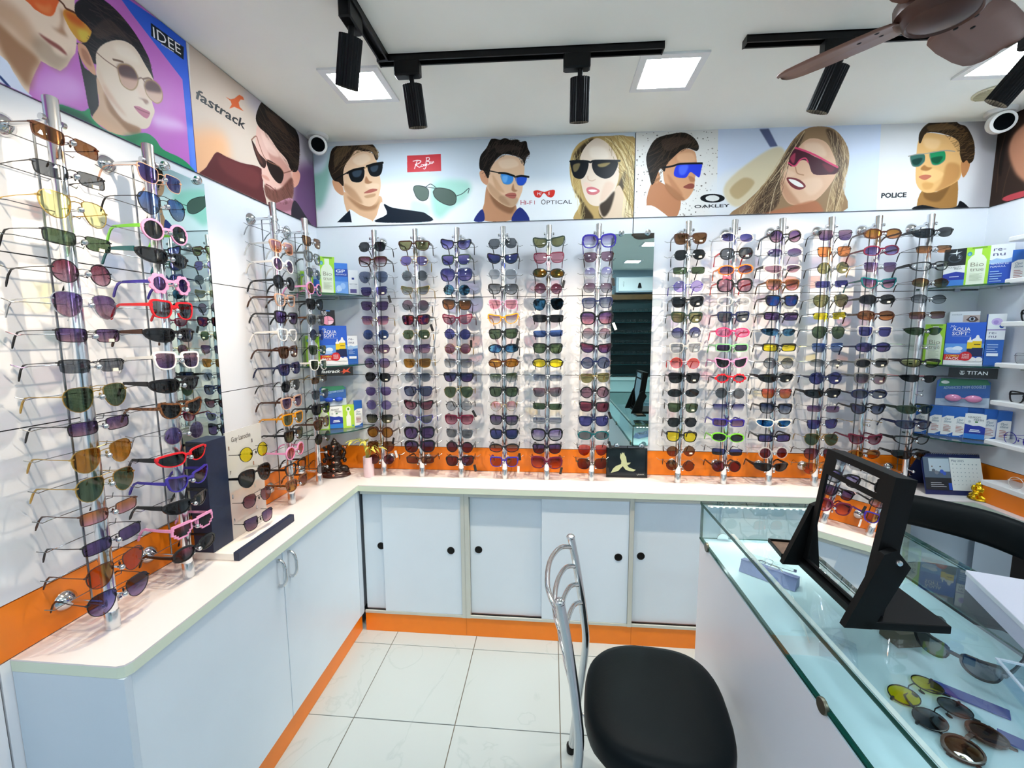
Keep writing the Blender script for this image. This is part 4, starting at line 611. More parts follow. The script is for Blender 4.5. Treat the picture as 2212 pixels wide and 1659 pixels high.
BACK=['hxtKkk sqfBmc avtSdd sqtSip@+ sqtKpp sqnGpr rdtSln@ hxtKpu@ rdtKvu hxtKkk@ hxnSvp rdtSvv sqtKko@ rdfBaa+ avnBbb- rdtBmm',
'shfBoo hxtGvv rdtSgg cetGos rdtKug sqfKxp*+ hxtGee@ sqtKpu sqtGaa hxnSds sqfNdd cefKmu cetVgg btfKpp btfKpm rcfBbb',
'cefKij sqfDvi btfNiv rdtKzz* sqfKbt cefMru rdtKii+ rdtGum sqtSgs shfKnp avtGee rdtKss+ sqfMmr sqtSgg rdfKmm sqfKmp+',
'hxtKgg cefKin hxtSss sqfKgs sqtPrr cefYuc sqfKee+ ovfKiz* ovfBaa sqtSes sqfKee rdtGrc sqfKpg sqfKin ovfKbr+ sqfVaa-',
'cefDoo sqfMrr ovfKfo*+ rdtBmu avtKzz* rcfKkk rctNln sqfKee ovfKyy rctSds sqtBug rctKee rctSds btfKvs sqfKpm btfMmr+',
'btfVvc sqtBuu rdtSjc+ hxtKus sqfNds btfKpr- rdtKus cefKmp rdfNdd sqtGoo rdfKuu sqfKmm+ sqfNii ovfEgg+ avnKxm bttDbm+',
'sqfBbb@ hxtKkk@ rctKee rdtVjj sqfKkk@ sqfDoo@ rdtKis@ sqfCss@ rdtRxr sqfKkk@ ovtKkk sqtKee@ hxtKkk sqfKyy rdtBbb@ rdtKbb',
'ovfCiv hxfKgg@/R ovfOpu btfKru/Rbow ovfCcc sqfNgg@ ovfHhh/H rcfQpk cefPkk lpfRgu/K rdtSgg shnKic rcfVpu ovfLkk rctKin rdfBmm',
'rdfKpu ovnSpd spfCuu/K sqfTbr/T sqfKqv* rcfKpp sphKdz* rcfKyy rdtKgs spfKkk@ sqtKxt sqfKns spfWzq* rcfKip rdfCmm spfKkk',
'sqtKup sqtKtt rdtKoo@ rctSii@ avtKoo rchKyy@ avtKee sqnSld ovnSgs@ rdfNii@ spfKkk@ rcnSpu sqtKii avtGee avtKmu avtGat',
'ovfBat ovfMpv sqnSpu/G cefEpr ovfKkk@ ovfBbt sqfCii/C ovfNip ovfAkk@ sqfAgu@ ovfNgd@ cefKnd sqnGcc/G cefMmu ovfTaa ovfKgg',
'spfKkk rchKbt spfKcc ovtBbo ovtKgs rctBbu sphKee/S spnCcc/Q spfKwo sphKkk/R - spfDee spfNdd spfKcc spfKkk']
BX=[.355,.558,.763,.987,1.198,1.420,1.838,2.053,2.262,2.470,2.660,2.868]; BT=[.352,.559,.764,.988,1.206,1.438,1.844,2.046,2.252,2.460,2.656,2.868]
for k in range(12):
    sp=BACK[k].split(' '); sp=[None if s in('','-') else s for s in sp]
    place=f"{ORD[k]} back-wall rack"
    rack(f"chrome eyewear pole rack, {ORD[k]} from the left on the back wall",BX[k],-.103,.103,0,(BT[k]-BX[k])/1.23,sp[:16],place)
LEFT=['rctBbb rctKgg@ avtGww rctKee@ rdtKmu avtSpu rctKpu@ rchKgg@ avtGee rctKpu avtGaa avtGee rctBtr rctKpp avtBat avtKiv',
'sqtIip avtKld rdfPkk@/L spfKkk/E flfPpp/V sqfRgg/R spfKkk/B sqfWup spfKkk cefTkk/T rdtSvp spfRkk/K cefVpv spfKkk pxfPmk/P ovfKmk',
'rdtScc sqfIrt/C rdfWpu rdfKkk sqfIcc/B sqfKpp sqfWcc sqfBbb@ sqfNpi hxtKkk sqfIpu/B sqfYoo sqfKbo rdfPxr sqfKcc sqfTba',
'sqtKbb@ sqfAss@ hxtSgg rdfPbb@ sqfKkk sqfAgg/T rdtKnd sqtKee@ sqfWee@ rcnGbb sqnSgg sqfKkk sqfBbb rdtKkk - rdtKgg']
LP=[(.126,-1.30,.126,2.018,'nearest'),(.126,-1.072,.126,2.015,'second nearest'),(.098,-.502,.098,2.03,'third nearest'),(.090,-.262,.090,2.03,'farthest')]
for k in range(4):
    x,y,gap,zt_k,nm=LP[k]; sp=[None if s in('','-') else s for s in LEFT[k].split(' ')]
    rack(f"chrome eyewear pole rack, {nm} to camera along the left wall",x,y,gap,R(90),0,sp[:16],f"{nm} left-wall rack",zt=zt_k)
# ---------------------------------------------------------------- wall mirrors
def wall_mirror(label,cx,cy,z0,z1,w,rz):
    t=thing('wall_mirror',label,'mirror',(cx,cy,0),rz,'frameless wall mirrors')
    m=MB(); m.cur=0; m.add([(-w/2,-.020,z0),(w/2,-.020,z0),(w/2,-.020,z1),(-w/2,-.020,z1)],[(0,1,2,3)]); me=m.build('mirror_sheet',mirrorm,t)
    b=MB(); b.add([(-w/2,-.0198,z0),(w/2,-.0198,z0),(w/2,-.0198,z1),(-w/2,-.0198,z1),(-w/2,-.015,z0),(w/2,-.015,z0),(w/2,-.015,z1),(-w/2,-.015,z1)],[(4,5,6,7),(0,1,5,4),(1,2,6,5),(2,3,7,6),(3,0,4,7)]); b.build('mirror_backing',gedge,t)
    for sx in (-.3,.34):
        for zz in (z1+.002,z0-.002): MB().lathe([(.007,.001),(.007,.020),(.014,.021),(.013,.030),(.006,.033)],20,(sx*w,0,zz),'y').build('mirror_clip',chrome,t,True)
wall_mirror('tall narrow mirror on the back wall between the two rows of racks',1.612,0,.930,1.978,.195,0)
wall_mirror('tall narrow mirror on left wall behind second rack',0,-.852,.90,2.02,.195,R(90))
# ---------------------------------------------------------------- bird picture
t=thing('bird_picture','black framed picture of a pale green bird under the back mirror','picture',(1.602,-.050,ZT),0,rot=(R(-6),0,0))
m=MB(); m.box(-.102,-.006,.0005,.102,.006,.007); m.box(-.102,-.006,.143,.102,.006,.150); m.box(-.102,-.006,.007,-.095,.006,.143); m.box(.095,-.006,.007,.102,.006,.143); m.build('picture_frame',mat('frame_lacquer','0e1012',.25),t)
bx('picture_panel',mat('picture_ground','10181d',.12),t,-.095,-.001,.007,.095,.005,.143)
def pic(u,v): return (-.102+.204*(u-1490)/490,-.0014,.150-.150*(v-1155)/350)
bird=[(1545,1455),(1575,1400),(1610,1370),(1668,1348),(1672,1310),(1655,1270),(1662,1215),(1672,1235),(1682,1205),(1692,1225),(1702,1205),(1712,1240),(1728,1262),(1738,1330),(1785,1328),(1765,1350),(1742,1362),(1762,1385),(1800,1400),(1845,1412),(1815,1432),(1770,1428),(1725,1415),(1700,1385),(1690,1372),(1660,1400),(1640,1425),(1600,1440)]
MB().add([pic(*p) for p in bird],[tuple(range(len(bird)))]).build('bird_motif',mat('bird_green','aab48c',.6),t)
MB().tube([pic(*p) for p in spline([(1858,1462),(1868,1478),(1880,1460),(1893,1472),(1905,1462),(1918,1470),(1930,1460),(1942,1470)],3,False)],.0007,4).build('signature',mat('signature_white','c8cac4',.6),t)
# ---------------------------------------------------------------- corner glass shelves
def shelf(label,cx,sx,z,r):
    pts=[(cx,-.001)]+[(cx+sx*r*math.cos(a),-.001-(r)*math.sin(a)) for a in [math.pi/2*k/14 for k in range(15)]]
    t=thing('corner_shelf',label,'shelf',(cx,0,z),0,'quarter-round glass corner shelves')
    m=MB(); P=[(x-cx,y) for x,y in pts]; n=len(P); m.add([(x,y,-.006) for x,y in P]+[(x,y,0) for x,y in P],[tuple(reversed(range(n))),tuple(range(n,2*n))]); m.cur=1
    m.f+= [(i,(i+1)%n,(i+1)%n+n,i+n) for i in range(n)]; m.mi+=[1]*n; m.build('shelf_pane',[pane,gedge],t)
    for (a,b_) in ((.10,0),(0,.10)):
        x=sx*(a or .006); y=-(b_ or .006); MB().box(x-.012 if a else x-.005,y-.006 if not a else y-.005,-.014,x+.012 if a else x+.005,y+.006 if not a else y+.005,-.0065).build('shelf_bracket',chrome,t)
lv=['top','middle','bottom']
for k,z in enumerate((1.700,1.352,1.020)):
    shelf(f'{lv[k]} quarter-round glass shelf in the left corner',.001,1,z,.27); shelf(f'{lv[k]} quarter-round glass shelf in the right corner',RW-.001,-1,z+(.0 if k else -.004),.27)
# ---------------------------------------------------------------- cartons
def pm(h,r=.4): return mat('print_'+h,h,r)
def carton(name,label,cat,x,y,z,w,d,h,rz,col,deco=(),group=None,side=None):
    """box standing on z; x,y = middle of the front edge; deco printed on the front face, coordinates 0..1"""
    t=thing(name,label,cat,(x,y,z+.0006),rz,group); MB().box(-w/2,0,0,w/2,d,h).build('carton',pm(col),t)
    for k,dd in enumerate(deco):
        off=-.0003*(k+1)*.8; kind=dd[0]; P=lambda u,v: (-w/2+u*w,off,v*h)
        if kind=='r': _,c,u0,v0,u1,v1=dd; MB().add([P(u0,v0),P(u1,v0),P(u1,v1),P(u0,v1)],[(0,1,2,3)]).build('printed_panel',pm(c),t)
        elif kind=='p': _,c,pp=dd; MB().add([P(*p) for p in pp],[tuple(range(len(pp)))]).build('printed_panel',pm(c),t)
        elif kind=='e': _,c,u,v,ru,rv=dd; MB().add([P(u+ru*math.cos(a),v+rv*math.sin(a)) for a in [2*math.pi*q/24 for q in range(24)]],[tuple(range(24))]).build('printed_panel',pm(c),t)
        elif kind=='t': _,s,c,u,v,wd,ht=dd[:7]; text(s,pm(c),t,P(u,v),(1,0,0),(0,0,1),wd*w if wd else None,ht*h if ht else None,depth=.0002,weight=dd[7] if len(dd)>7 else 0,shear=dd[8] if len(dd)>8 else 0)
    return t
def lines(c,u,v0,v1,n,wd): return [('r',c,u,v0+(v1-v0)*k/n,u+wd*(1-.25*(k%3==1)),v0+(v1-v0)*(k+.35)/n) for k in range(n)]
BIO=[('p','e6eed8',[(.12,.04),(.86,.04),(.88,.66),(.76,.76),(.66,.80),(.66,.95),(.36,.95),(.36,.80),(.24,.76),(.12,.66)]),('e','4a9ab4',.17,.83,.10,.055),('e','7cc4d4',.16,.82,.05,.03),('t','Bio','9a9a84',.24,.50,.55,.11),('t','true','9a9a84',.24,.38,.55,.10),*lines('c2cbb0',.24,.14,.34,6,.52),('r','5f8f1c',.25,.965,.85,.985)]
def biotrue(label,x,y,z,rz,w=.076,h=.186,g=None): return carton('lens_solution_box',label,'box',x,y,z,w,.035,h,rz,'a6dc3a',BIO,g)
AQ=[('r','5f9be6',0,.25,1,.5),('e','cfe0fa',.16,.36,.14,.05),('e','e4eefc',.34,.38,.13,.055),('e','b8d2f6',.25,.31,.2,.04),('t','My','dfe8ff',.10,.88,.16,.06,0,.3),('t','AQUA','f4f6fa',.16,.80,.46,.085,.01),('t','SOFT','f4f6fa',.16,.70,.40,.085,.01),('t','R','f4f6fa',.58,.75,None,.03),('r','dfe8f6',.16,.675,.66,.68),
 ('r','f2f3f5',0,0,1,.10),('r','d5252a',0,.10,.48,.24),('t','COMBO','f6d04a',.06,.185,.34,.045,.02),('t','PACK','fbf4ea',.06,.115,.34,.055,.02),
 ('p','1a2350',[(.56,.20),(.98,.20),(.97,.40),(.58,.38)]),('r','eecb1c',.57,.38,.70,.53),('r','eecb1c',.69,.40,.93,.56),('r','6a5a10',.74,.47,.90,.49),('p','f3f3f1',[(.57,.53),(.70,.53),(.70,.57),(.66,.59),(.65,.65),(.62,.65),(.61,.59),(.57,.57)]),('p','f3f3f1',[(.69,.56),(.93,.56),(.93,.60),(.87,.63),(.84,.70),(.79,.70),(.76,.63),(.69,.60)]),
 ('e','f0eeea',.70,.13,.13,.055),('e','f0eeea',.90,.13,.09,.055),('e','cf1f2a',.56,.20,.16,.11),('t','LENS','ffffff',.47,.225,.18,.03),('t','CASE','ffffff',.47,.185,.18,.03),('t','INSIDE','ffffff',.47,.145,.18,.03)]
def aqua(label,x,y,z,rz,w,h): return carton('lens_solution_box',label,'box',x,y,z,w,.045,h,rz,'2e62d0',AQ)
REN=[('r','e9edf2',0,.62,1,1),('p','9dbfe4',[(0,.60),(.3,.66),(.6,.62),(1,.66),(1,.55),(0,.52)]),('t','re-','4a4a78',.14,.84,.5,.10),('t','nu','4a4a78',.14,.72,.5,.10)]
ADV=[('t','ADVANCED','e8f0fa',.08,.50,.75,.045),('t','FORMULA','e8f0fa',.08,.43,.62,.045),*lines('9cc0ea',.08,.08,.38,5,.5)]
FRS=[('p','2338a0',[(0,.22),(1,.22),(1,.50),(.7,.56),(.4,.54),(0,.60)]),('r','2e7ad0',0,.03,1,.22),('r','15305c',0,0,1,.03),('t','AQUASOFT','555a60',.12,.84,.62,.08),('t','FRESH','555a60',.42,.74,.46,.08),('r','2f7a3a',.48,.67,.62,.72),('e','c8ccd0',.22,.70,.07,.05),('r','dfe6fa',.28,.36,.72,.40),('r','dfe6fa',.24,.30,.78,.34)]
OPT=[('r','f0f1f0',0,.0,1,.70),('p','2563b8',[(0,.70),(1,.70),(1,1),(0,1)]),('p','2563b8',[(0,.62),(.5,.72),(1,.74),(0,.74)]),('p','2563b8',[(0,0),(1,0),(1,.16),(.5,.06),(0,.05)]),('t','Opti','3f6f88',.25,.56,.5,.07,0,.3),('t','Shine','3f6f88',.20,.47,.6,.07,0,.3),*lines('a9635c',.2,.18,.42,5,.6),('t','50 ml','dfe8f6',.55,.03,.3,.025)]
def optis(label,x,y,z,rz,g=None): return carton('lens_cleaner_box',label,'box',x,y,z,.040,.030,.138,rz,'2563b8',OPT,g)
# left corner, top shelf
z=1.700
biotrue('lime green box with pale bottle, left corner top shelf, in front',.115,-.128,z,R(30),.072,.182)
carton('lens_solution_box','blue box with white capital letters, left corner top shelf, right of lime box','box',.171,-.096,z,.061,.035,.155,R(30),'3f7fd8',[('r','6fa2e6',0,0,1,.42),('e','b8d4f4',.3,.2,.22,.10),('e','9cc2f0',.6,.28,.2,.10),('r','2a50b4',0,.58,1,.82),('t','GP','f2f6fc',.10,.70,.7,.10,.02),('t','ADVANCE','f2f6fc',.08,.62,.82,.05),('t','U','dfe8f6',.08,.08,None,.08)])
carton('lens_case_box','small white box at the right end of left corner top shelf','box',.219,-.068,z,.047,.03,.124,R(30),'eceef0',[('r','2a3f8c',.35,.62,.6,.70),('r','b8bcc4',.1,.42,.9,.46),('e','dfe2e6',.5,.34,.42,.10),('r','dcdfe4',.05,.06,.95,.26),('r','59508c',.15,.08,.8,.24)])
carton('lens_solution_box','blue and white box on left corner top shelf behind rack','box',.073,-.152,z,.035,.03,.136,R(30),'2a5fc0',[*REN])
biotrue('lime green box on left corner top shelf beside left wall, behind rack',.043,-.187,z,R(30),.055,.105)
# left corner, middle shelf
z=1.352
aqua('blue combo pack box with two bottles, left corner middle shelf',.126,-.122,z,R(30),.128,.194)
carton('lens_solution_box','slim blue and white box, left corner middle shelf, right end','box',.203,-.077,z,.049,.03,.143,R(30),'2a62b8',[*REN,('t','fresh','dfe8f6',.1,.48,.4,.05),*lines('a9c8ee',.1,.36,.46,3,.6),('r','e4ecf6',.12,.18,.85,.27)])
biotrue('lime green and white box, left corner middle shelf, beside left wall',.047,-.178,z,R(30),.062,.145)
carton('cosmetic_box','small black box with pink disc, on top of the blue combo pack','box',.109,-.131,z+.1955,.064,.035,.075,R(30),'1d1a20',[('t','K10','f0eef0',.06,.82,.34,.13,.02),('t','20','f0eef0',.06,.66,.34,.14,.02),('r','3f86d8',.36,.92,.66,.99),('e','f29ab4',.48,.32,.42,.29),('p','fbd0dc',[(.48,.32),(.88,.32),(.80,.12),(.66,.06),(.48,.03)]),('r','2a1c22',.47,.03,.49,.61),('r','2a1c22',.48,.31,.9,.33)])
def sign(label,x,y,z,w,h,rz,logo):
    t=thing('shelf_sign',label,'sign',(x,y,z),rz); MB().box(-w/2,0,0,w/2,.012,h).build('sign_block',mat('sign_black','26272a' if logo=='f' else '0f1822',.4),t)
    if logo=='f':
        text('fastrack',pm('f2f2f2'),t,(-w*.38,0,h*.36),(1,0,0),(0,0,1),w*.52,h*.36,shear=.25,weight=.02)
        st=[(.62,.40),(.70,.48),(.74,.78),(.80,.60),(.93,.92),(.86,.55),(.93,.30),(.80,.40),(.70,.18),(.72,.38)]; MB().add([(-w/2+u*w,-.0005,v*h) for u,v in st],[tuple(range(len(st)))]).build('star_logo',pm('e2573a'),t)
    else:
        text('TITAN',pm('e8eaec'),t,(-w*.12,0,h*.36),(1,0,0),(0,0,1),w*.42,h*.36,weight=.01)
        for s in (1,-1): MB().tube([(-w*.22+s*w*(.006+.040*math.cos(a)),-.0005,h*.52-h*.20*math.sin(a)) for a in [0+math.pi/2*k/6 for k in range(7)]],.0011,4).tube([(-w*.22+s*w*.012,-.0005,h*.34),(-w*.22+s*w*.012,-.0005,h*.66)],.0010,4).tube([(-w*.22,-.0005,h*.68),(-w*.22+s*w*.048,-.0005,h*.68)],.0010,4).build('emblem',pm('e8eaec'),t)
sign('dark grey sign with white lettering and orange star, under left middle shelf',.126,-.120,1.293,.170,.046,R(30),'f')
# left corner, bottom shelf
z=1.020
biotrue('short lime green box behind the farthest left rack, left corner bottom shelf',.071,-.153,z,R(30),.050,.116)
carton('lens_solution_box','white and blue box between two lime boxes, left corner bottom shelf','box',.121,-.125,z,.063,.03,.114,R(30),'f0f1f0',FRS)
carton('lens_solution_box','lime green box with white bottle, left corner bottom shelf, right of white-blue box','box',.172,-.095,z,.056,.03,.118,R(30),'b2dc40',[('p','f0f4e6',[(.3,.08),(.7,.08),(.7,.5),(.6,.58),(.58,.7),(.42,.7),(.4,.58),(.3,.5)]),('e','eef4d8',.5,.82,.2,.12),('e','3f8f2a',.5,.83,.09,.06),('e','4a9ab4',.86,.08,.08,.045)])
optis('blue and white cleaner box at right end of left corner bottom shelf',.214,-.071,z,R(30))
def blister(label,x,y,z,rz,w,h,lens,tilt,mirror=False):
    t=thing('swim_goggles_pack',label,'swim goggles',(x,y,z),rz,rot=(R(tilt),0,rz)); c=MB(); P=spline([(-w/2,0),(-w/2,h),(w/2,h),(w/2,0)],1); c.prism([(-w/2,0,0),(w/2,0,0),(w/2,0,h*.9),(w/2-.012,0,h),(-w/2+.012,0,h),(-w/2,0,h*.9)],(0,.002,0)); c.build('backing_card',pm('2d5fa6'),t)
    MB().add([(-w/2+.006,-.0004,h*.70),(w/2,-.0004,h*.82),(w/2-.012,-.0004,h),(-w/2+.012,-.0004,h)],[(0,1,2,3)]).build('printed_panel',pm('2f7d5a'),t)
    MB().add([(-w/2,-.0006,0),(w/2,-.0006,0),(w/2,-.0006,h*.36),(-w/2,-.0006,h*.24)],[(0,1,2,3)]).build('printed_panel',pm('b9c4d2'),t)
    text('ADVANCED SWIM GOGGLES',pm('b9d4e4'),t,(-w*.36,-.0006,h*.60),(1,0,.10),(0,0,1),w*.78,h*.10)
    MB().add([(-w*.34+w*.08*math.cos(a),-.0009,h*.86+h*.06*math.sin(a)) for a in [2*math.pi*k/20 for k in range(20)]],[tuple(range(20))]).build('printed_panel',pm('dfe6e2'),t)
    for s in (-1,1): MB().ell((s*w*.19+w*.02,-.010,h*.30),(w*.16,.012,h*.13),16,10).build('goggle_lens',mat('goggle_'+lens,lens,.12,coat=.5),t,True)
    MB().tube([(-w*.05,-.008,h*.30),(w*.09,-.008,h*.30)],.003,6).build('goggle_bridge',mat('goggle_'+lens,lens,.12),t)
    sh_=MB(); 
    sh_.box(-w*.42,-.024,h*.12,w*.44,-.0012,h*.48,bev=.006); sh_.build('blister_shell',acryl,t,True)
    return t
blister('blue swim goggles blister pack leaning in left corner, bottom shelf',.105,-.115,z+.1195,R(30),.125,.100,'2050c8',-8)
# right corner, top shelf
z=1.696
carton('lens_solution_box','black over white-blue box, right corner top shelf, left end','box',3.001,-.081,z,.067,.035,.165,R(-35),'141a20',[('r','f0f1f0',0,0,1,.56),('p','2338a0',[(0,.18),(1,.18),(1,.36),(.6,.40),(0,.34)]),('r','3f7fd0',0,.02,1,.18),('e','3a444e',.5,.76,.33,.12),('e','1a2026',.5,.76,.27,.09),('p','e8f0f4',[(.2,.88),(.5,.90),(.55,.98),(.58,.90),(.8,.92),(.57,.87),(.55,.80),(.52,.87)]),('t','2','c8d0d8',.62,.74,None,.08),('t','AQUASOFT','555a60',.2,.50,.6,.04),('t','FRESH','555a60',.5,.455,.34,.04),('r','dfe6fa',.3,.26,.75,.275)])
biotrue('tall lime green box with pale bottle, right corner top shelf',3.057,-.120,z,R(-35),.074,.166)
carton('lens_solution_box','blue and white box, right corner top shelf, right of lime box','box',3.115,-.160,z,.070,.03,.168,R(-35),'2450b8',[*REN,*ADV])
optis('small blue and white cleaner box at right end of right corner top shelf',3.150,-.196,z,R(-40))
# right corner, middle shelf
z=1.352
biotrue('lime green box behind twelfth rack, right corner middle shelf',2.969,-.059,z,R(-35),.066,.180)
aqua('blue combo pack box with two bottles, right corner middle shelf',3.048,-.114,z,R(-35),.122,.186)
carton('lens_solution_box','tall slim blue box with lilac flower top, right corner middle shelf','box',3.122,-.166,z,.054,.03,.220,R(-35),'2a62b8',[('r','e9edf2',0,.70,1,1),('e','c8b4e4',.5,.85,.3,.07),('e','a88fd4',.45,.84,.14,.04),('e','2a4fa8',.78,.76,.13,.035),('r','7a5ab0',0,.685,1,.70),('r','e9edf2',0,.5,1,.685),('t','re-','4a4a78',.14,.61,.4,.06),('t','nu','4a4a78',.14,.54,.4,.06),*lines('a9c8ee',.1,.26,.44,4,.6),('r','e4ecf6',.12,.18,.75,.235)])
carton('eye_care_box','white box printed with an eye, behind combo pack, right corner shelf','box',3.078,-.068,z,.095,.03,.236,R(-35),'eeecea',[('r','cbb4a4',.45,.80,1,.93),('p','5a3f34',[(.55,.84),(.68,.91),(.86,.90),(.96,.84),(.86,.80),(.68,.80)]),('e','c9d0d4',.75,.855,.1,.035),('e','1a1a1c',.75,.855,.05,.028),('t','contact','8a8a90',.06,.93,.35,.03)])
sign('black sign with white emblem and lettering under right middle shelf',3.078,-.135,1.293,.150,.044,R(-35),'t')
# right corner, bottom shelf
z=1.020
blister('pink swim goggles blister pack leaning in right corner, bottom shelf',3.072,-.105,z+.1405,R(-35),.170,.125,'e88ab0',-6)
XY=[(2.957,-.049),(2.9945,-.0765),(3.0275,-.0995),(3.0600,-.1225),(3.087,-.106),(3.1195,-.129),(3.134,-.176),(3.156,-.212)]
WH=['leftmost','second from left','third from left','fourth from left','behind white-blue box, left one','behind white-blue box, right one','second from right','rightmost']
for k in range(8): optis(f'blue and white cleaner box, right corner bottom shelf, {WH[k]}',XY[k][0],XY[k][1],z,R(-35),'cleaner boxes on the right corner bottom shelf')
carton('lens_solution_box','white and blue box in front of cleaner boxes, right corner bottom shelf','box',3.092,-.157,z,.064,.026,.114,R(-35),'f0f1f0',FRS)
# ---------------------------------------------------------------- right wall ledges with clear eyeglasses
ez=[1.733,1.692,1.535,1.372,1.205,1.040,.866]
def ledge(label,z,y1,y0,x0):
    t=thing('display_ledge',label,'ledge',(RW,0,z),0,'white eyewear ledges on the right wall'); bx('ledge_board',whitepl,t,x0-RW,y0,-.020,-.001,y1,0,bev=.003); bx('wall_rail',alum,t,-.006,y0,-.034,-.0005,y1,-.0205); return t
for k,(z,y1) in enumerate(((1.880,-.20),(1.712,-.205),(1.538,-.21),(1.368,-.205),(1.210,-.205),(1.040,-.20))):
    ledge(f'white eyewear ledge on the right wall, {ORD[k]} from the top',z,y1-.02,-.95,3.075)
    for j in range(2):
        sp=['sqtScc','rdtScc','sqfKcc','sqtScc','sqfKcc','rdtVcc'][k]; yy=y1-.135-.2*j
        spectacles(sp,f"{FR[sp[3]][0]} {NAME[sp[:2]]} eyeglasses with clear lenses, {['nearer','farther'][j]} the corner, {ORD[k]} right-wall ledge",(3.10,yy,z+.021),R(-90),'clear eyeglasses on the right wall ledges',cat='eyeglasses',name='eyeglasses')
t=thing('display_box','white topped orange display box on right worktop by gold figurine','display box',(3.10,-.42,ZT)); bx('box_body',orange,t,-.035,-.55,.0005,.082,.17,.072); bx('box_lid',whitepl,t,-.040,-.555,.0725,.082,.175,.094,bev=.002)
spectacles('rdtWcc','white round eyeglasses with clear lenses on the white topped orange box',(3.085,-.40,ZT+.094+.024),R(-80),cat='eyeglasses',name='eyeglasses')
# ---------------------------------------------------------------- desk calendar
t=thing('desk_calendar','blue spiral desk calendar open at May on the right of the worktop','calendar',(3.018,-.185,ZT),R(-3))
w,h=.235,.172; tl=math.tan(R(16)); m=MB(); m.prism([(-w/2,-.005,.0006),(-w/2,h*tl,h),(-w/2,h*tl+.004,h),(-w/2,-.001,.0006)],(w,0,0)); m.prism([(-w/2,h*tl+.004,h),(-w/2,h*tl+.1,.0006),(-w/2,h*tl+.103,.0006),(-w/2,h*tl+.006,h)],(w,0,0)); m.build('easel_board',pm('1b2a5c'),t)
def cal(u,v,o): return (-w/2+u*w,-.005+v*h*tl-o,v*h)
def cp(name,c,u0,v0,u1,v1,o): MB().add([cp2(u0,v0,o),cp2(u1,v0,o),cp2(u1,v1,o),cp2(u0,v1,o)],[(0,1,2,3)]).build(name,pm(c,.5),t)
cp2=cal
cp('month_page','e6ebe8',.46,.12,.99,.93,.0010); cp('photo_page','55687c',.01,.12,.46,.93,.0010); cp('photo_sky','b4c8d4',.10,.58,.45,.90,.0014); cp('photo_floor','20262e',.01,.12,.46,.42,.0014); cp('photo_tag','2450b8',.40,.13,.455,.30,.0018)
for (u,v,a,c) in ((.17,.60,.030,'5f6a76'),(.22,.55,.035,'7a8490'),(.31,.58,.034,'3f62c4'),(.35,.53,.030,'3f62c4'),(.29,.70,.012,'2a201c'),(.15,.70,.012,'6a5444')): MB().add([cal(u+a*math.cos(k*math.pi/8),v+a*1.4*math.sin(k*math.pi/8),.0019) for k in range(16)],[tuple(range(16))]).build('printed_figure',pm(c),t)
text('May 2025',pm('3a5a78'),t,cal(.49,.83,.0012),(1,0,0),(0,tl,1),.05,.010)
mk=MB()
for r_ in range(6):
    for c_ in range(7):
        u,v=.50+c_*.066,.76-r_*.10; q=.022 if r_==0 else .012; mk.add([cal(u,v,.0014),cal(u+q,v,.0014),cal(u+q,v+.02,.0014),cal(u,v+.02,.0014)],[(0,1,2,3)])
mk.build('date_grid',pm('8fa4a8'),t)
for k in range(3): cp('caption_line','d4dce4',.10,.20+.045*k,.36-.04*k,.212+.045*k,.0018)
for k in range(26):
    u=.03+k*.0377; a=cal(u,1,0); MB().tube([(a[0],a[1]+.003+.0055*math.cos(q),h+.0005+.0055*math.sin(q)) for q in [2*math.pi*i/10 for i in range(11)]],.0009,4).build('spiral_ring',mat('spiral_wire','2a3038',.3,.8),t)
# ---------------------------------------------------------------- statues, vase
def lump(name,m,parent,ells,vox=.0022,loc=None):
    mb=MB()
    for e in ells: mb.ell(e[0],e[1],14,10,Matrix.Rotation(R(e[2]),3,e[3]) if len(e)>2 else None)
    o=mb.build(name,m,parent,True); md=o.modifiers.new('merge','REMESH'); md.mode='VOXEL'; md.voxel_size=vox; md.use_smooth_shade=True
    return o
gm_=mat('dark_bronze_resin','241610',.3,.35,noise=.5,nscale=90)
t=thing('deity_statue','dark bronze seated elephant-headed statue in the left corner of worktop','statue',(.105,-.130,ZT),R(14))
m=MB(); m.lathe([(.072,.0006),(.075,.004),(.071,.012),(.068,.014),(.070,.020),(.062,.027),(.058,.030)],28); o=m.build('pedestal',mat('pedestal_wood','3a1c16',.3,.1),t,True); o.scale=(1,.68,1)
E_=[((0,0,.055),(.036,.028,.030)),((0,.004,.090),(.030,.022,.030)),((0,.002,.122),(.028,.022,.022)),((0,-.004,.150),(.021,.019,.021)),((0,0,.172),(.019,.017,.013)),((0,0,.183),(.013,.012,.010)),((0,0,.194),(.006,.006,.008)),
 ((-.025,.002,.150),(.013,.005,.017)),((.025,.002,.150),(.013,.005,.017)),((0,-.022,.138),(.0085,.008,.014)),((-.003,-.028,.120),(.007,.007,.014)),((-.010,-.029,.106),(.007,.006,.009)),((-.018,-.030,.100),(.007,.006,.006)),
 ((-.038,-.010,.044),(.028,.022,.014)),((.038,-.010,.044),(.028,.022,.014)),((0,-.026,.042),(.030,.016,.011)),((-.040,0,.105),(.011,.010,.022),-25,'Y'),((.040,0,.105),(.011,.010,.022),25,'Y'),((-.050,-.010,.085),(.010,.012,.014)),((.050,-.010,.085),(.010,.012,.014)),
 ((-.046,.006,.128),(.008,.008,.020),20,'Y'),((.046,.006,.128),(.008,.008,.020),-20,'Y'),((-.052,.004,.148),(.008,.007,.009)),((.052,.004,.148),(.008,.007,.009)),((-.055,-.014,.034),(.014,.016,.012)),((.055,-.012,.036),(.016,.016,.014)),((0,.018,.13),(.032,.008,.05))]
for a in range(12): E_.append(((.054*math.cos(a*.5236),.036*math.sin(a*.5236),.031),(.012,.010,.006)))
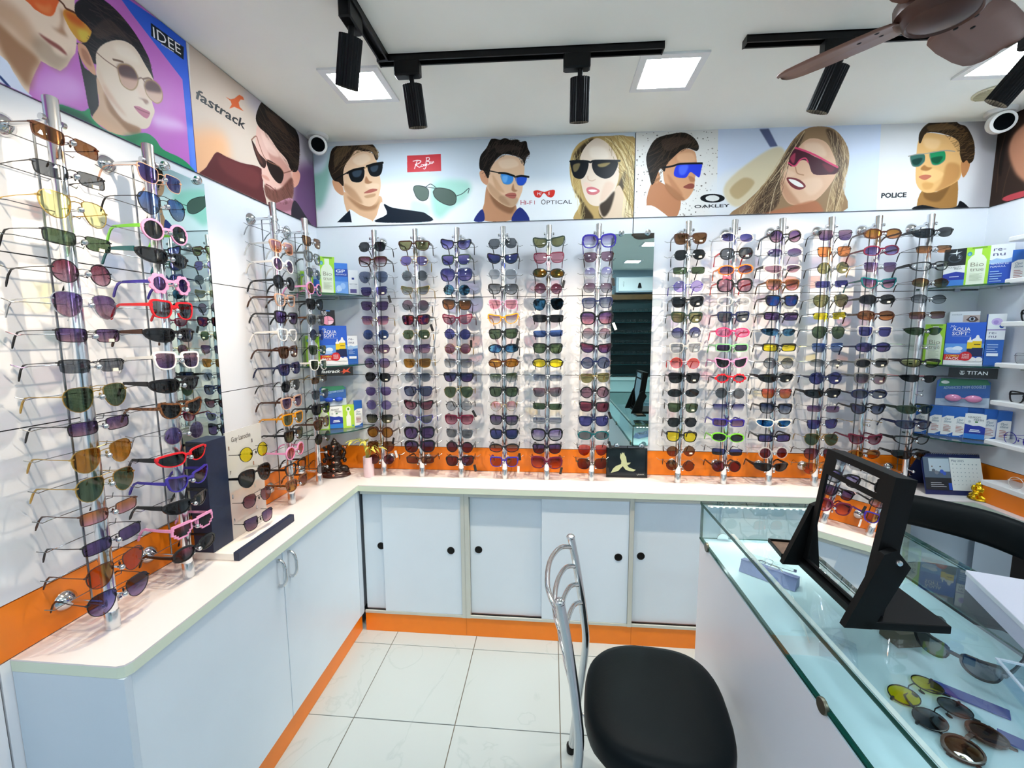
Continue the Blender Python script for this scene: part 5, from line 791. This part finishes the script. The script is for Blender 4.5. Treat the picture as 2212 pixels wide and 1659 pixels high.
lump('seated_figure',gm_,t,E_)
for p in ((0,-.0225,.160),(-.002,-.034,.112),(0,-.041,.046),(.052,-.004,.149),(0,-.050,.016),(0,-.030,.078)): MB().ell(p,(.0042,.0022,.0042),10,6).build('red_mark',mat('vermilion','c8321e',.5),t); MB().ell((p[0],p[1]+.0006,p[2]),(.0056,.0020,.0056),10,6).build('cream_mark',mat('sandal_paste','d8b890',.6),t)
gold=mat('gilt','d9b020',.22,.9)
t=thing('gold_figurine','small golden laughing figurine on right worktop beside the calendar','figurine',(3.075,-.235,ZT),R(-10))
lump('gilt_figure',gold,t,[((0,0,.018),(.040,.028,.016)),((0,-.002,.042),(.026,.022,.022)),((0,0,.066),(.015,.014,.015)),((-.022,-.012,.030),(.016,.016,.010)),((.022,-.012,.030),(.016,.016,.010)),((-.028,-.004,.052),(.009,.009,.014)),((.028,-.004,.056),(.009,.009,.016)),((-.016,.0,.066),(.005,.004,.008)),((.016,0,.066),(.005,.004,.008)),((-.032,-.018,.014),(.012,.010,.010)),((.030,-.02,.014),(.012,.010,.010)),((0,-.026,.012),(.014,.010,.009)),((0,-.020,.050),(.012,.007,.010))],.0018)
MB().lathe([(.036,.0006),(.040,.004),(.038,.010),(.034,.012)],20).build('lotus_base',gold,t,True)
t=thing('flower_vase','pale pink cylinder vase with yellow-green leaves, left end of back worktop','vase',(.282,-.125,ZT)); MB().lathe([(.026,.0006),(.027,.004),(.027,.100),(.0265,.104),(.0245,.104),(.0245,.010)],28).build('vase_body',mat('pink_ceramic','ecd2d8',.3),t,True)
MB().lathe([(.0243,.090),(.0240,.092)],20).build('soil',mat('vase_soil','3a3020',.9),t)
lf=mat('leaf_yellow_green','c3bd52',.5); 
for k in range(11):
    a=k*2.4; L=.10+.05*((k*7)%5)/5; le=.055+.012*(k%4); p0=Vector((.010*math.cos(a),.010*math.sin(a),.088)); pts=[]
    for q in range(6): s=q/5; pts.append(p0+Vector((math.cos(a)*le*s**1.8,math.sin(a)*le*s**1.8*.7,L*(1-(1-s)**1.6)-.028*s**4)))
    st_=MB().tube(pts,.0014,5).build('stem',mat('stem_green','9aa040',.5),t)
    for (i0,wd,l2) in ((3,.006,.045),(5,.008,.055)):
        b0=pts[i0]; d=Vector((math.cos(a+.5*(i0-4)),math.sin(a+.5*(i0-4)),.35-.5*(k%3==0))); d.normalize(); sd=d.cross(Vector((0,0,1))).normalized(); vs=[];fs=[]
        for q in range(6): s=q/5; ww=wd*math.sin(math.pi*min(1,s*.9+.1)); c=b0+d*l2*s+Vector((0,0,-.030*s*s)); vs+=[c-sd*ww,c+Vector((0,0,-.0015)),c+sd*ww]
        for q in range(5):
            for r in range(2): z_=q*3+r; fs.append((z_,z_+1,z_+4,z_+3))
        MB().add(vs,fs).build('leaf',lf,st_,True)
# ---------------------------------------------------------------- counter display stand with four pairs
t=thing('eyewear_display_stand','white display stand with navy column holding four sunglasses, left worktop','display stand',(.126,-.826,ZT))
m=MB(); m.box(-.070,-.150,.0006,.070,.152,.024,bev=.001); m.build('stand_base',mat('stand_white','eeeae2',.4),t)
bx('base_front_bar',navy,t,.0705,-.150,.0006,.090,.152,.029,bev=.001)
bx('navy_column',navy,t,-.062,-.150,.0245,.004,-.062,.392,bev=.001)
bx('back_panel',mat('stand_back_panel','eceae4',.25,alpha=.5),t,-.002,-.0615,.0245,.002,.118,.400)
text('Guy Laroche',pm('4a4640'),t,(.002,-.035,.362),(0,1,0),ZV,.095,.018,weight=.01)
for k in range(4):
    z=.330-.085*k-.012; 
    for yy in (-.052,.062): bx('panel_slot',chrome,t,.0022,yy,z+.02,.004,yy+.004,z+.034)
    bx('nose_prop',acryl,t,.0022,.010,z-.012,.050,.016,z-.007)
for k,sp in enumerate(('rdtKyy','avfKkk','hxtKmu','sqtKpu')):
    spectacles(sp,f'{look(sp)}, {["topmost","second","third","lowest"][k]} on the white display stand',(.126+.052,-.826+.012,ZT+.318-.083*k),R(90),'sunglasses on the white display stand',rot=(R(-4),0,R(86)))
# ---------------------------------------------------------------- glass display counter
X0,X1,Y1,Y0=1.756,2.285,-.672,-2.35; ZG,ZK=.900,.764
t=thing('display_counter','glass-topped white display counter at the right, chrome chair beside it','counter')
bx('counter_base',mat('counter_white','e4e4ea',.35,noise=.01,nscale=5),t,X0+.001,Y0,.0005,X1,Y1-.002,ZK-.012)
bx('case_floor',mat('case_floor_white','c8e0e9',.25),t,X0+.002,Y0,ZK-.0118,X1-.001,Y1-.003,ZK-.0005)
def panebox(name,x0,y0,z0,x1,y1,z1,ax):
    m=MB(); P=[(x0,y0,z0),(x1,y0,z0),(x1,y1,z0),(x0,y1,z0),(x0,y0,z1),(x1,y0,z1),(x1,y1,z1),(x0,y1,z1)]; F=[(3,2,1,0),(4,5,6,7),(0,1,5,4),(1,2,6,5),(2,3,7,6),(3,0,4,7)]
    big={'z':(0,1),'x':(3,5),'y':(2,4)}[ax]; m.v=P; m.f=F; m.mi=[0 if i in big else 1 for i in range(6)]; return m.build(name,[pane,gedge],t)
th=.007
panebox('top_pane',X0-.003,Y0,ZG-.011,X1,Y1,ZG,'z'); panebox('front_pane',X0,Y0,ZK,X0+th,Y1-th-.001,ZG-.0115,'x'); panebox('end_pane',X0,Y1-th,ZK,X1-.002,Y1,ZG-.0115,'y'); panebox('back_pane',X1-th-.002,Y0,ZK+.012,X1-.002,Y1-th-.001,ZG-.0115,'x')
bx('bottom_rail',gedge,t,X0-.001,Y0,ZK-.004,X0+.0095,Y1,ZK+.0015)
cm=mat('clip_bronze','6f6a5c',.35,.8)
for y in (-.745,-1.385): MB().lathe([(.015,-.003),(.016,-.001),(.016,.004)],20,(X0-.001,y,ZK),'x').build('glass_clip',cm,t,True)
MB().lathe([(.018,-.002),(.019,0),(.019,.004)],20,(X0+.075,Y1-.011,ZK+.004),'y').build('glass_clip',chrome,t,True)
ls=thing('led_strip','white LED dots under the far top edge of the glass counter','light strip',(X0+.02,Y1-.012,ZG-.0155)); bx('strip_tape',whitepl,ls,0,-.005,.0015,.46,.005,.0035)
ld=mat('led_white','f4fbff',.5,emit=34); dm=MB().box(-.003,-.003,0,.003,.003,.0016).data('led'); dm.materials.append(ld)
for k in range(22): put('led',dm,ls,loc=(.012+k*.0205,0,0))
ls=thing('led_strip','white LED dots under the customer-side top edge of glass counter','light strip',(X0+.016,-1.5,ZG-.0155)); bx('strip_tape',whitepl,ls,-.005,-.45,.0015,.005,.6,.0035)
dm2=dm.copy(); dm2.materials.clear(); dm2.materials.append(mat('led_white_dim','f4fbff',.5,emit=8))
for k in range(40): put('led',dm2,ls,loc=(0,-.44+k*.026,0))
# things in the case
lil=mat('lilac_card','8e97c4',.5,noise=.05,nscale=120)
t=thing('glasses_case','lilac blue triangular spectacle case with clear glasses on it, in counter','glasses case',(1.872,-.925,ZK+.0006),R(-42)); m=MB(); m.prism([(-.075,-.024,0),(-.075,.024,0),(-.075,.020,.026),(-.075,-.006,.032)],(.150,0,0)); m.build('case_body',lil,t); m=MB(); m.prism([(-.0755,-.008,.0322),(-.0755,.021,.0262),(-.0755,.0215,.0278),(-.0755,-.0075,.0338)],(.151,0,0)); m.build('case_flap',mat('lilac_card_dark','8089ba',.5),t)
def lying(spec,label,x,y,rz,z=ZK,pitch=-90,roll=0,cat='sunglasses',name='sunglasses',lift=.010,fold=True):
    g_=spectacles(spec,label,(x,y,z+lift),rot=(R(pitch),R(roll),rz),cat=cat,name=name)
    if fold:                                   # temples folded flat behind the front
        xl,zl=hinge(spec[:2],spec[2]); s=1
        for c in [c for c in g_.children if c.name.startswith('temple')]:
            h=Vector((s*(xl-.002),wrap(spec[:2],xl)+.004+(.003 if s<0 else 0),0)); Rm=Matrix.Rotation(R(88*s),4,'Z'); c.matrix_local=Matrix.Translation(h)@Rm@Matrix.Translation(-Vector((h.x,wrap(spec[:2],xl)+.004,0))); s=-1
    return g_
lying('rcnScc','clear rimless eyeglasses lying on the lilac spectacle case',1.880,-.905,R(-42),ZK+.032,-84,0,'eyeglasses','eyeglasses')
lying('rdtKyy','black wire round sunglasses with yellow lenses lying in the counter',1.963,-1.337,R(25))
lying('rdtKgg','black wire round sunglasses with grey lenses in counter, nearer than yellow pair',1.968,-1.392,R(24))
lying('rdfBbb','brown thick round sunglasses lying nearest the camera in the counter',1.974,-1.450,R(26))
lying('cefKgg','dark grey cat-eye sunglasses standing in counter beside clear tray',2.085,-1.275,R(-62),ZK,7,0,lift=.038,fold=False)
carton('brown_box','small brown box in the counter under the mirror stand','box',2.065,-1.20,ZK,.075,.05,.034,R(8),'5c5040')
t=thing('eyewear_lens_card','white card leaning in the counter by the mirror stand','card',(1.842,-1.17,ZK+.001),R(75),rot=(R(-18),0,R(75))); bx('card_sheet',mat('white_card','eef0ec',.5),t,-.035,-.0008,0,.035,.0008,.075)
t=thing('clear_pouch','crumpled clear plastic pouch in the counter near the front pane','plastic pouch',(1.882,-1.225,ZK+.001),R(60)); m=MB(); rr=random.Random(4); n=9
V=[(-.05+.10*i/(n-1),-.035+.07*j/(n-1),.004+.016*rr.random()*math.sin(math.pi*i/(n-1))) for i in range(n) for j in range(n)]; m.add(V,[(i*n+j,i*n+j+1,(i+1)*n+j+1,(i+1)*n+j) for i in range(n-1) for j in range(n-1)]); o=m.build('pouch_film',acryl,t); md=o.modifiers.new('thickness','SOLIDIFY'); md.thickness=.0006
bcard=mat('blue_card','27408f',.4)
for k,(x,y,a) in enumerate(((2.055,-1.345,-40),(2.075,-1.46,-42))):
    t=thing('blue_card',f'blue card in the counter under the clear tray, {["farther from","nearer"][k]} the camera','card',(x,y,ZK+.001),R(a)); bx('card_sheet',bcard,t,-.055,-.014,0,.055,.014,.003)
t=thing('clear_tray','clear acrylic tray lying on the glass counter at lower right','tray',(2.075,-1.552,ZG+.0008),R(-20)); m=MB()
for (a) in ((-.11,-.075,0,.11,.075,.003),(-.11,-.075,.003,-.107,.075,.026),(.107,-.075,.003,.11,.075,.026),(-.107,-.075,.003,.107,-.072,.026),(-.107,.072,.003,.107,.075,.026)): m.box(*a)
tray=glass('tray_acrylic','e6f0fa',power=.5,ior=1.5); m.build('tray_shell',tray,t); m=MB()
for s in (-1,1): m.box(-.112,s*.076-.002,.026,.112,s*.076+.002,.029); m.box(s*.110-.002,-.074,.026,s*.110+.002,.074,.029)
m.build('tray_rim',mat('acrylic_edge','dfeaf4',.15,alpha=.55),t)
t=thing('white_gift_box','white box with a printed oval emblem at right end of glass counter','box',(2.215,-1.335,ZG+.0008),R(-20)); bx('box_body',mat('box_lilac_white','d3d2ea',.4),t,-.085,-.14,0,.30,.14,.034); bx('box_lid',mat('box_lid_white','e3e4f2',.3),t,-.087,-.142,.0345,.302,.142,.046,bev=.001)
MB().add([(.02+.030*math.cos(a),-.02+.020*math.sin(a),.0465) for a in [2*math.pi*k/28 for k in range(28)]],[tuple(range(28))]).build('oval_emblem',pm('3a4a66'),t)
MB().add([(.02+.026*math.cos(a),-.02+.016*math.sin(a),.0468) for a in [2*math.pi*k/28 for k in range(28)]],[tuple(range(28))]).build('oval_picture',pm('b8c8d4'),t)
# ---------------------------------------------------------------- swivel mirror
t=thing('swivel_mirror','black framed swivel mirror standing tilted on the glass counter','mirror',(1.908,-1.212,ZG+.0008),R(-1))
fb=mat('mirror_stand_black','050607',.5,spec=.2)
bx('base_plate',fb,t,-.055,-.130,0,.105,.130,.017,bev=.0015)
for s,nm in ((-1,'near'),(1,'far')):
    y0=s*.130; m=MB(); m.prism([(-.092,y0,.0005),(-.040,y0,.0005),(.020,y0,.135),(-.008,y0,.170),(-.030,y0,.160)],(0,-s*.016,0)); m.build('side_arm',fb,t)
    MB().lathe([(.002,.0055),(.005,.005),(.0065,.002),(.0065,0)],16,(-.004,y0,.145),'y').build('pivot_screw',chrome,t,True) if s<0 else None
fr=thing('mirror_frame',None,None); del_=None
for k in ('label','category'):
    if k in fr: del fr[k]
fr.parent=t; fr.location=(-.010,0,.145); fr.rotation_euler=(0,R(7.5),0)
Wm,H0,H1=.110,-.125,.165
fm_=MB(); d0,d1=-.020,.020
fm_.box(d0,-Wm,H0,d1,-Wm+.017,H1); fm_.box(d0,Wm-.017,H0,d1,Wm,H1); fm_.box(d0,-Wm+.017,H0,d1,Wm-.017,H0+.006); fm_.box(d0,-Wm+.017,H1-.060,d1,Wm-.017,H1); fm_.box(.012,-Wm+.017,H0+.006,d1,Wm-.017,H1-.060)
fm_.build('frame_body',fb,fr)
mm=MB(); mm.add([(d0+.003,Wm-.017,H0+.006),(d0+.003,-Wm+.017,H0+.006),(d0+.003,-Wm+.017,H1-.060),(d0+.003,Wm-.017,H1-.060)],[(0,1,2,3)]); mm.build('mirror_glass',mat('mirror_clear','e8ecee',.0,1.0),fr)
P=spline([(-.062,.118),(.062,.118),(.066,.122),(.066,.146),(.062,.150),(-.062,.150),(-.066,.146),(-.066,.122)],2)
MB().add([(d0-.0006,-y,z) for y,z in P],[tuple(range(len(P)))]).build('logo_window',mat('mirror_clear','e8ecee',.0,1.0),fr)
# ---------------------------------------------------------------- chrome chair
t=thing('chrome_chair','chrome tube chair with black padded seat and curved slat back','chair',(1.512,-1.058,0),R(-7))
def post(s):
    return spline([(-.246,s*.225,.004),(-.222,s*.205,.22),(-.198,s*.190,.44),(-.205,s*.185,.56),(-.228,s*.180,.72),(-.250,s*.176,.835)],4,False)
for s in (1,-1):
    MB().tube(post(s),.0125,12).ell((-.2505,s*.176,.836),(.0145,.0145,.010),12,8).build('back_post',chrome,t,True); MB().lathe([(.015,.0005),(.016,.025),(.0145,.03)],14,(-.246,s*.225,0)).build('rubber_foot',black,t,True)
    MB().tube(spline([(.150,s*.150,.425),(.175,s*.185,.30),(.205,s*.215,.004)],4,False),.011,10).build('front_leg',chrome,t,True); MB().lathe([(.0135,.0005),(.0145,.022),(.013,.026)],14,(.205,s*.215,0)).build('rubber_foot',black,t,True)
    MB().tube([(-.215,s*.198,.18),(.188,s*.198,.18)],.007,8).build('stretcher',chrome,t,True)
MB().tube([(-.04,-.198,.18),(-.04,.198,.18)],.007,8).build('stretcher',chrome,t,True)
for k,(z,bow) in enumerate(((.800,.055),(.735,.045),(.672,.040),(.610,.036))):
    x=-.245+(.80-z)*.17; MB().tube(spline([(x,.178,z),(x-bow*.62,.125,z+.022),(x-bow,.02,z+.030),(x-bow*.85,-.09,z+.018),(x-bow*.3,-.155,z+.002),(x,-.178,z-.012)],4,False),.0075,10).build('back_slat',chrome,t,True)
def seat_out(n=48):
    out=[]
    for k in range(n):
        a=2*math.pi*k/n; c,s=math.cos(a),math.sin(a); e=.72; x=math.copysign(abs(c)**e,c)*.198; y=math.copysign(abs(s)**e,s)*(.215+.018*c); out.append((x+.005,y))
    return out
O=seat_out(); n=len(O); m=MB(); vs=[];fs=[]
prof=[(.94,.400),(.985,.398),(1.0,.412),(1.0,.440),(.985,.456),(.95,.466),(.86,.473),(.65,.477),(.35,.478),(.0,.4785)]
rs=random.Random(2)
for s,z in prof:
    for k,(x,y) in enumerate(O): vs.append((x*s,y*s,z+(.0035*rs.uniform(-1,1) if z<.4 else 0)))
for r in range(len(prof)-1):
    for j in range(n): a=r*n+j;b=r*n+(j+1)%n; fs.append((a,b,b+n,a+n))
fs.append(tuple(reversed(range(n)))); m.add(vs,fs).build('seat_cushion',leather,t,True)
MB().tube([(x*.88,y*.88,.392) for x,y in O]+[(O[0][0]*.88,O[0][1]*.88,.392)],.009,8,False).build('seat_ring',chrome,t,True)
# ---------------------------------------------------------------- office chair behind the counter
t=thing('office_chair','black padded office chair behind the glass counter at the right','chair',(2.775,-.535,0),R(20))
band=spline([(-.085,.26,.775),(-.055,.10,.795),(-.02,-.06,.800),(.0,-.20,.780)],5,False); m=MB(); vs=[];fs=[];nn=14
for i,p in enumerate(band):
    e=i/(len(band)-1); k=min(1,.45+4*min(e,1-e))
    for j in range(nn):
        a=2*math.pi*j/nn; vs.append((p[0]+.034*k*math.cos(a),p[1],p[2]+.062*k*math.copysign(abs(math.sin(a))**.8,math.sin(a))))
for i in range(len(band)-1):
    for j in range(nn): a=i*nn+j;b=i*nn+(j+1)%nn; fs.append((a,b,b+nn,a+nn))
fs+=[tuple(reversed(range(nn))),tuple(range(len(vs)-nn,len(vs)))]; m.add(vs,fs).build('backrest',leather,t,True)
MB().lathe([(.15,.470),(.195,.475),(.205,.490),(.200,.512),(.17,.522),(.02,.526)],32,(.045,.02,0)).build('seat',leather,t,True)
for yy,xx in ((.20,-.068),(-.14,.0)): bx('back_support',blackm,t,xx-.012,yy-.018,.45,xx+.012,yy+.018,.765)
MB().lathe([(.028,.06),(.028,.46)],16,(.045,.02,0)).build('gas_column',blackm,t,True)
for k in range(5):
    a=k*1.2566; c,s=math.cos(a),math.sin(a); MB().tube([(.045,.02,.075),(.045+.20*c,.02+.20*s,.055)],[.02,.013],8).build('base_leg',blackm,t,True); MB().ell((.045+.20*c,.02+.20*s,.025),(.022,.022,.0248),10,8).build('caster',black,t,True)
# ---------------------------------------------------------------- rear of the room, seen in the mirrors
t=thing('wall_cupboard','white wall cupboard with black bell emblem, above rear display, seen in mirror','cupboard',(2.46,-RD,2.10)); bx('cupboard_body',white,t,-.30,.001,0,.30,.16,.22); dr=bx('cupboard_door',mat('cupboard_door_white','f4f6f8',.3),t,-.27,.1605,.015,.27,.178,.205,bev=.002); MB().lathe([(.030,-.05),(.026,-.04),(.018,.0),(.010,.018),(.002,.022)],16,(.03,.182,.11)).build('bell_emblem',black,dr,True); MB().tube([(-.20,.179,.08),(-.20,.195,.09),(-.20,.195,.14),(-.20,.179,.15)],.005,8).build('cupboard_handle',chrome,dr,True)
bm_=bx('trim_1',mat('wood_beam','6a4a22',.5,noise=.2,nscale=12),None,.4,-RD+.001,2.0,RW-.02,-RD+.10,2.075); tag(bm_,kind='structure')
t=thing('rear_display_case','dark teal glazed display of eyeglass shelves on rear wall, seen in mirror','display case',(2.2,-RD,.88)); tealm=mat('teal_back_panel','0f3338',.5)
bx('back_panel',tealm,t,-.95,.001,0,.90,.012,1.115)
for s in (-.95,.885): bx('side_panel',tealm,t,s,.0125,0,s+.015,.20,1.115)
bx('base_shelf',tealm,t,-.935,.0125,0,.885,.20,.015)
for k in range(6): bx('case_shelf',mat('shelf_teal_glass','1f4a4e',.2),t,-.935,.0125,.16+.155*k,.885,.19,.166+.155*k)
for k in range(6):
    for j in range(10):
        spectacles('sqtKcc','dark wire eyeglasses on the rear display shelves seen in the mirror',(1.40+.165*j,-RD+.165,.88+.166+.155*k+.019),R(180),'eyeglasses on the rear display shelves',cat='eyeglasses',name='eyeglasses')
t=thing('rear_counter','white and teal counter below the rear display, seen in mirror','counter',(2.2,-RD,0)); bx('counter_body',mat('pale_teal_laminate','bfe0de',.4),t,-.9,.002,.0005,.85,.42,.84); bx('counter_slab',mat('pale_teal_top','d4ecea',.3),t,-.92,.002,.8405,.87,.44,.865)
t=thing('small_tray','small black edged tray with brown lining on counter beside swivel mirror','tray',(1.868,-1.020,ZG+.0008),R(-6)); m=MB()
for a in ((-.032,-.045,0,.032,.045,.003),(-.032,-.045,.003,-.029,.045,.011),(.029,-.045,.003,.032,.045,.011),(-.029,-.045,.003,.029,-.042,.011),(-.029,.042,.003,.029,.045,.011)): m.box(*a)
m.build('tray_shell',black,t); bx('tray_lining',mat('brown_lining','8a6f5c',.5,noise=.25,nscale=60),t,-.0288,-.0418,.0032,.0288,.0418,.005)
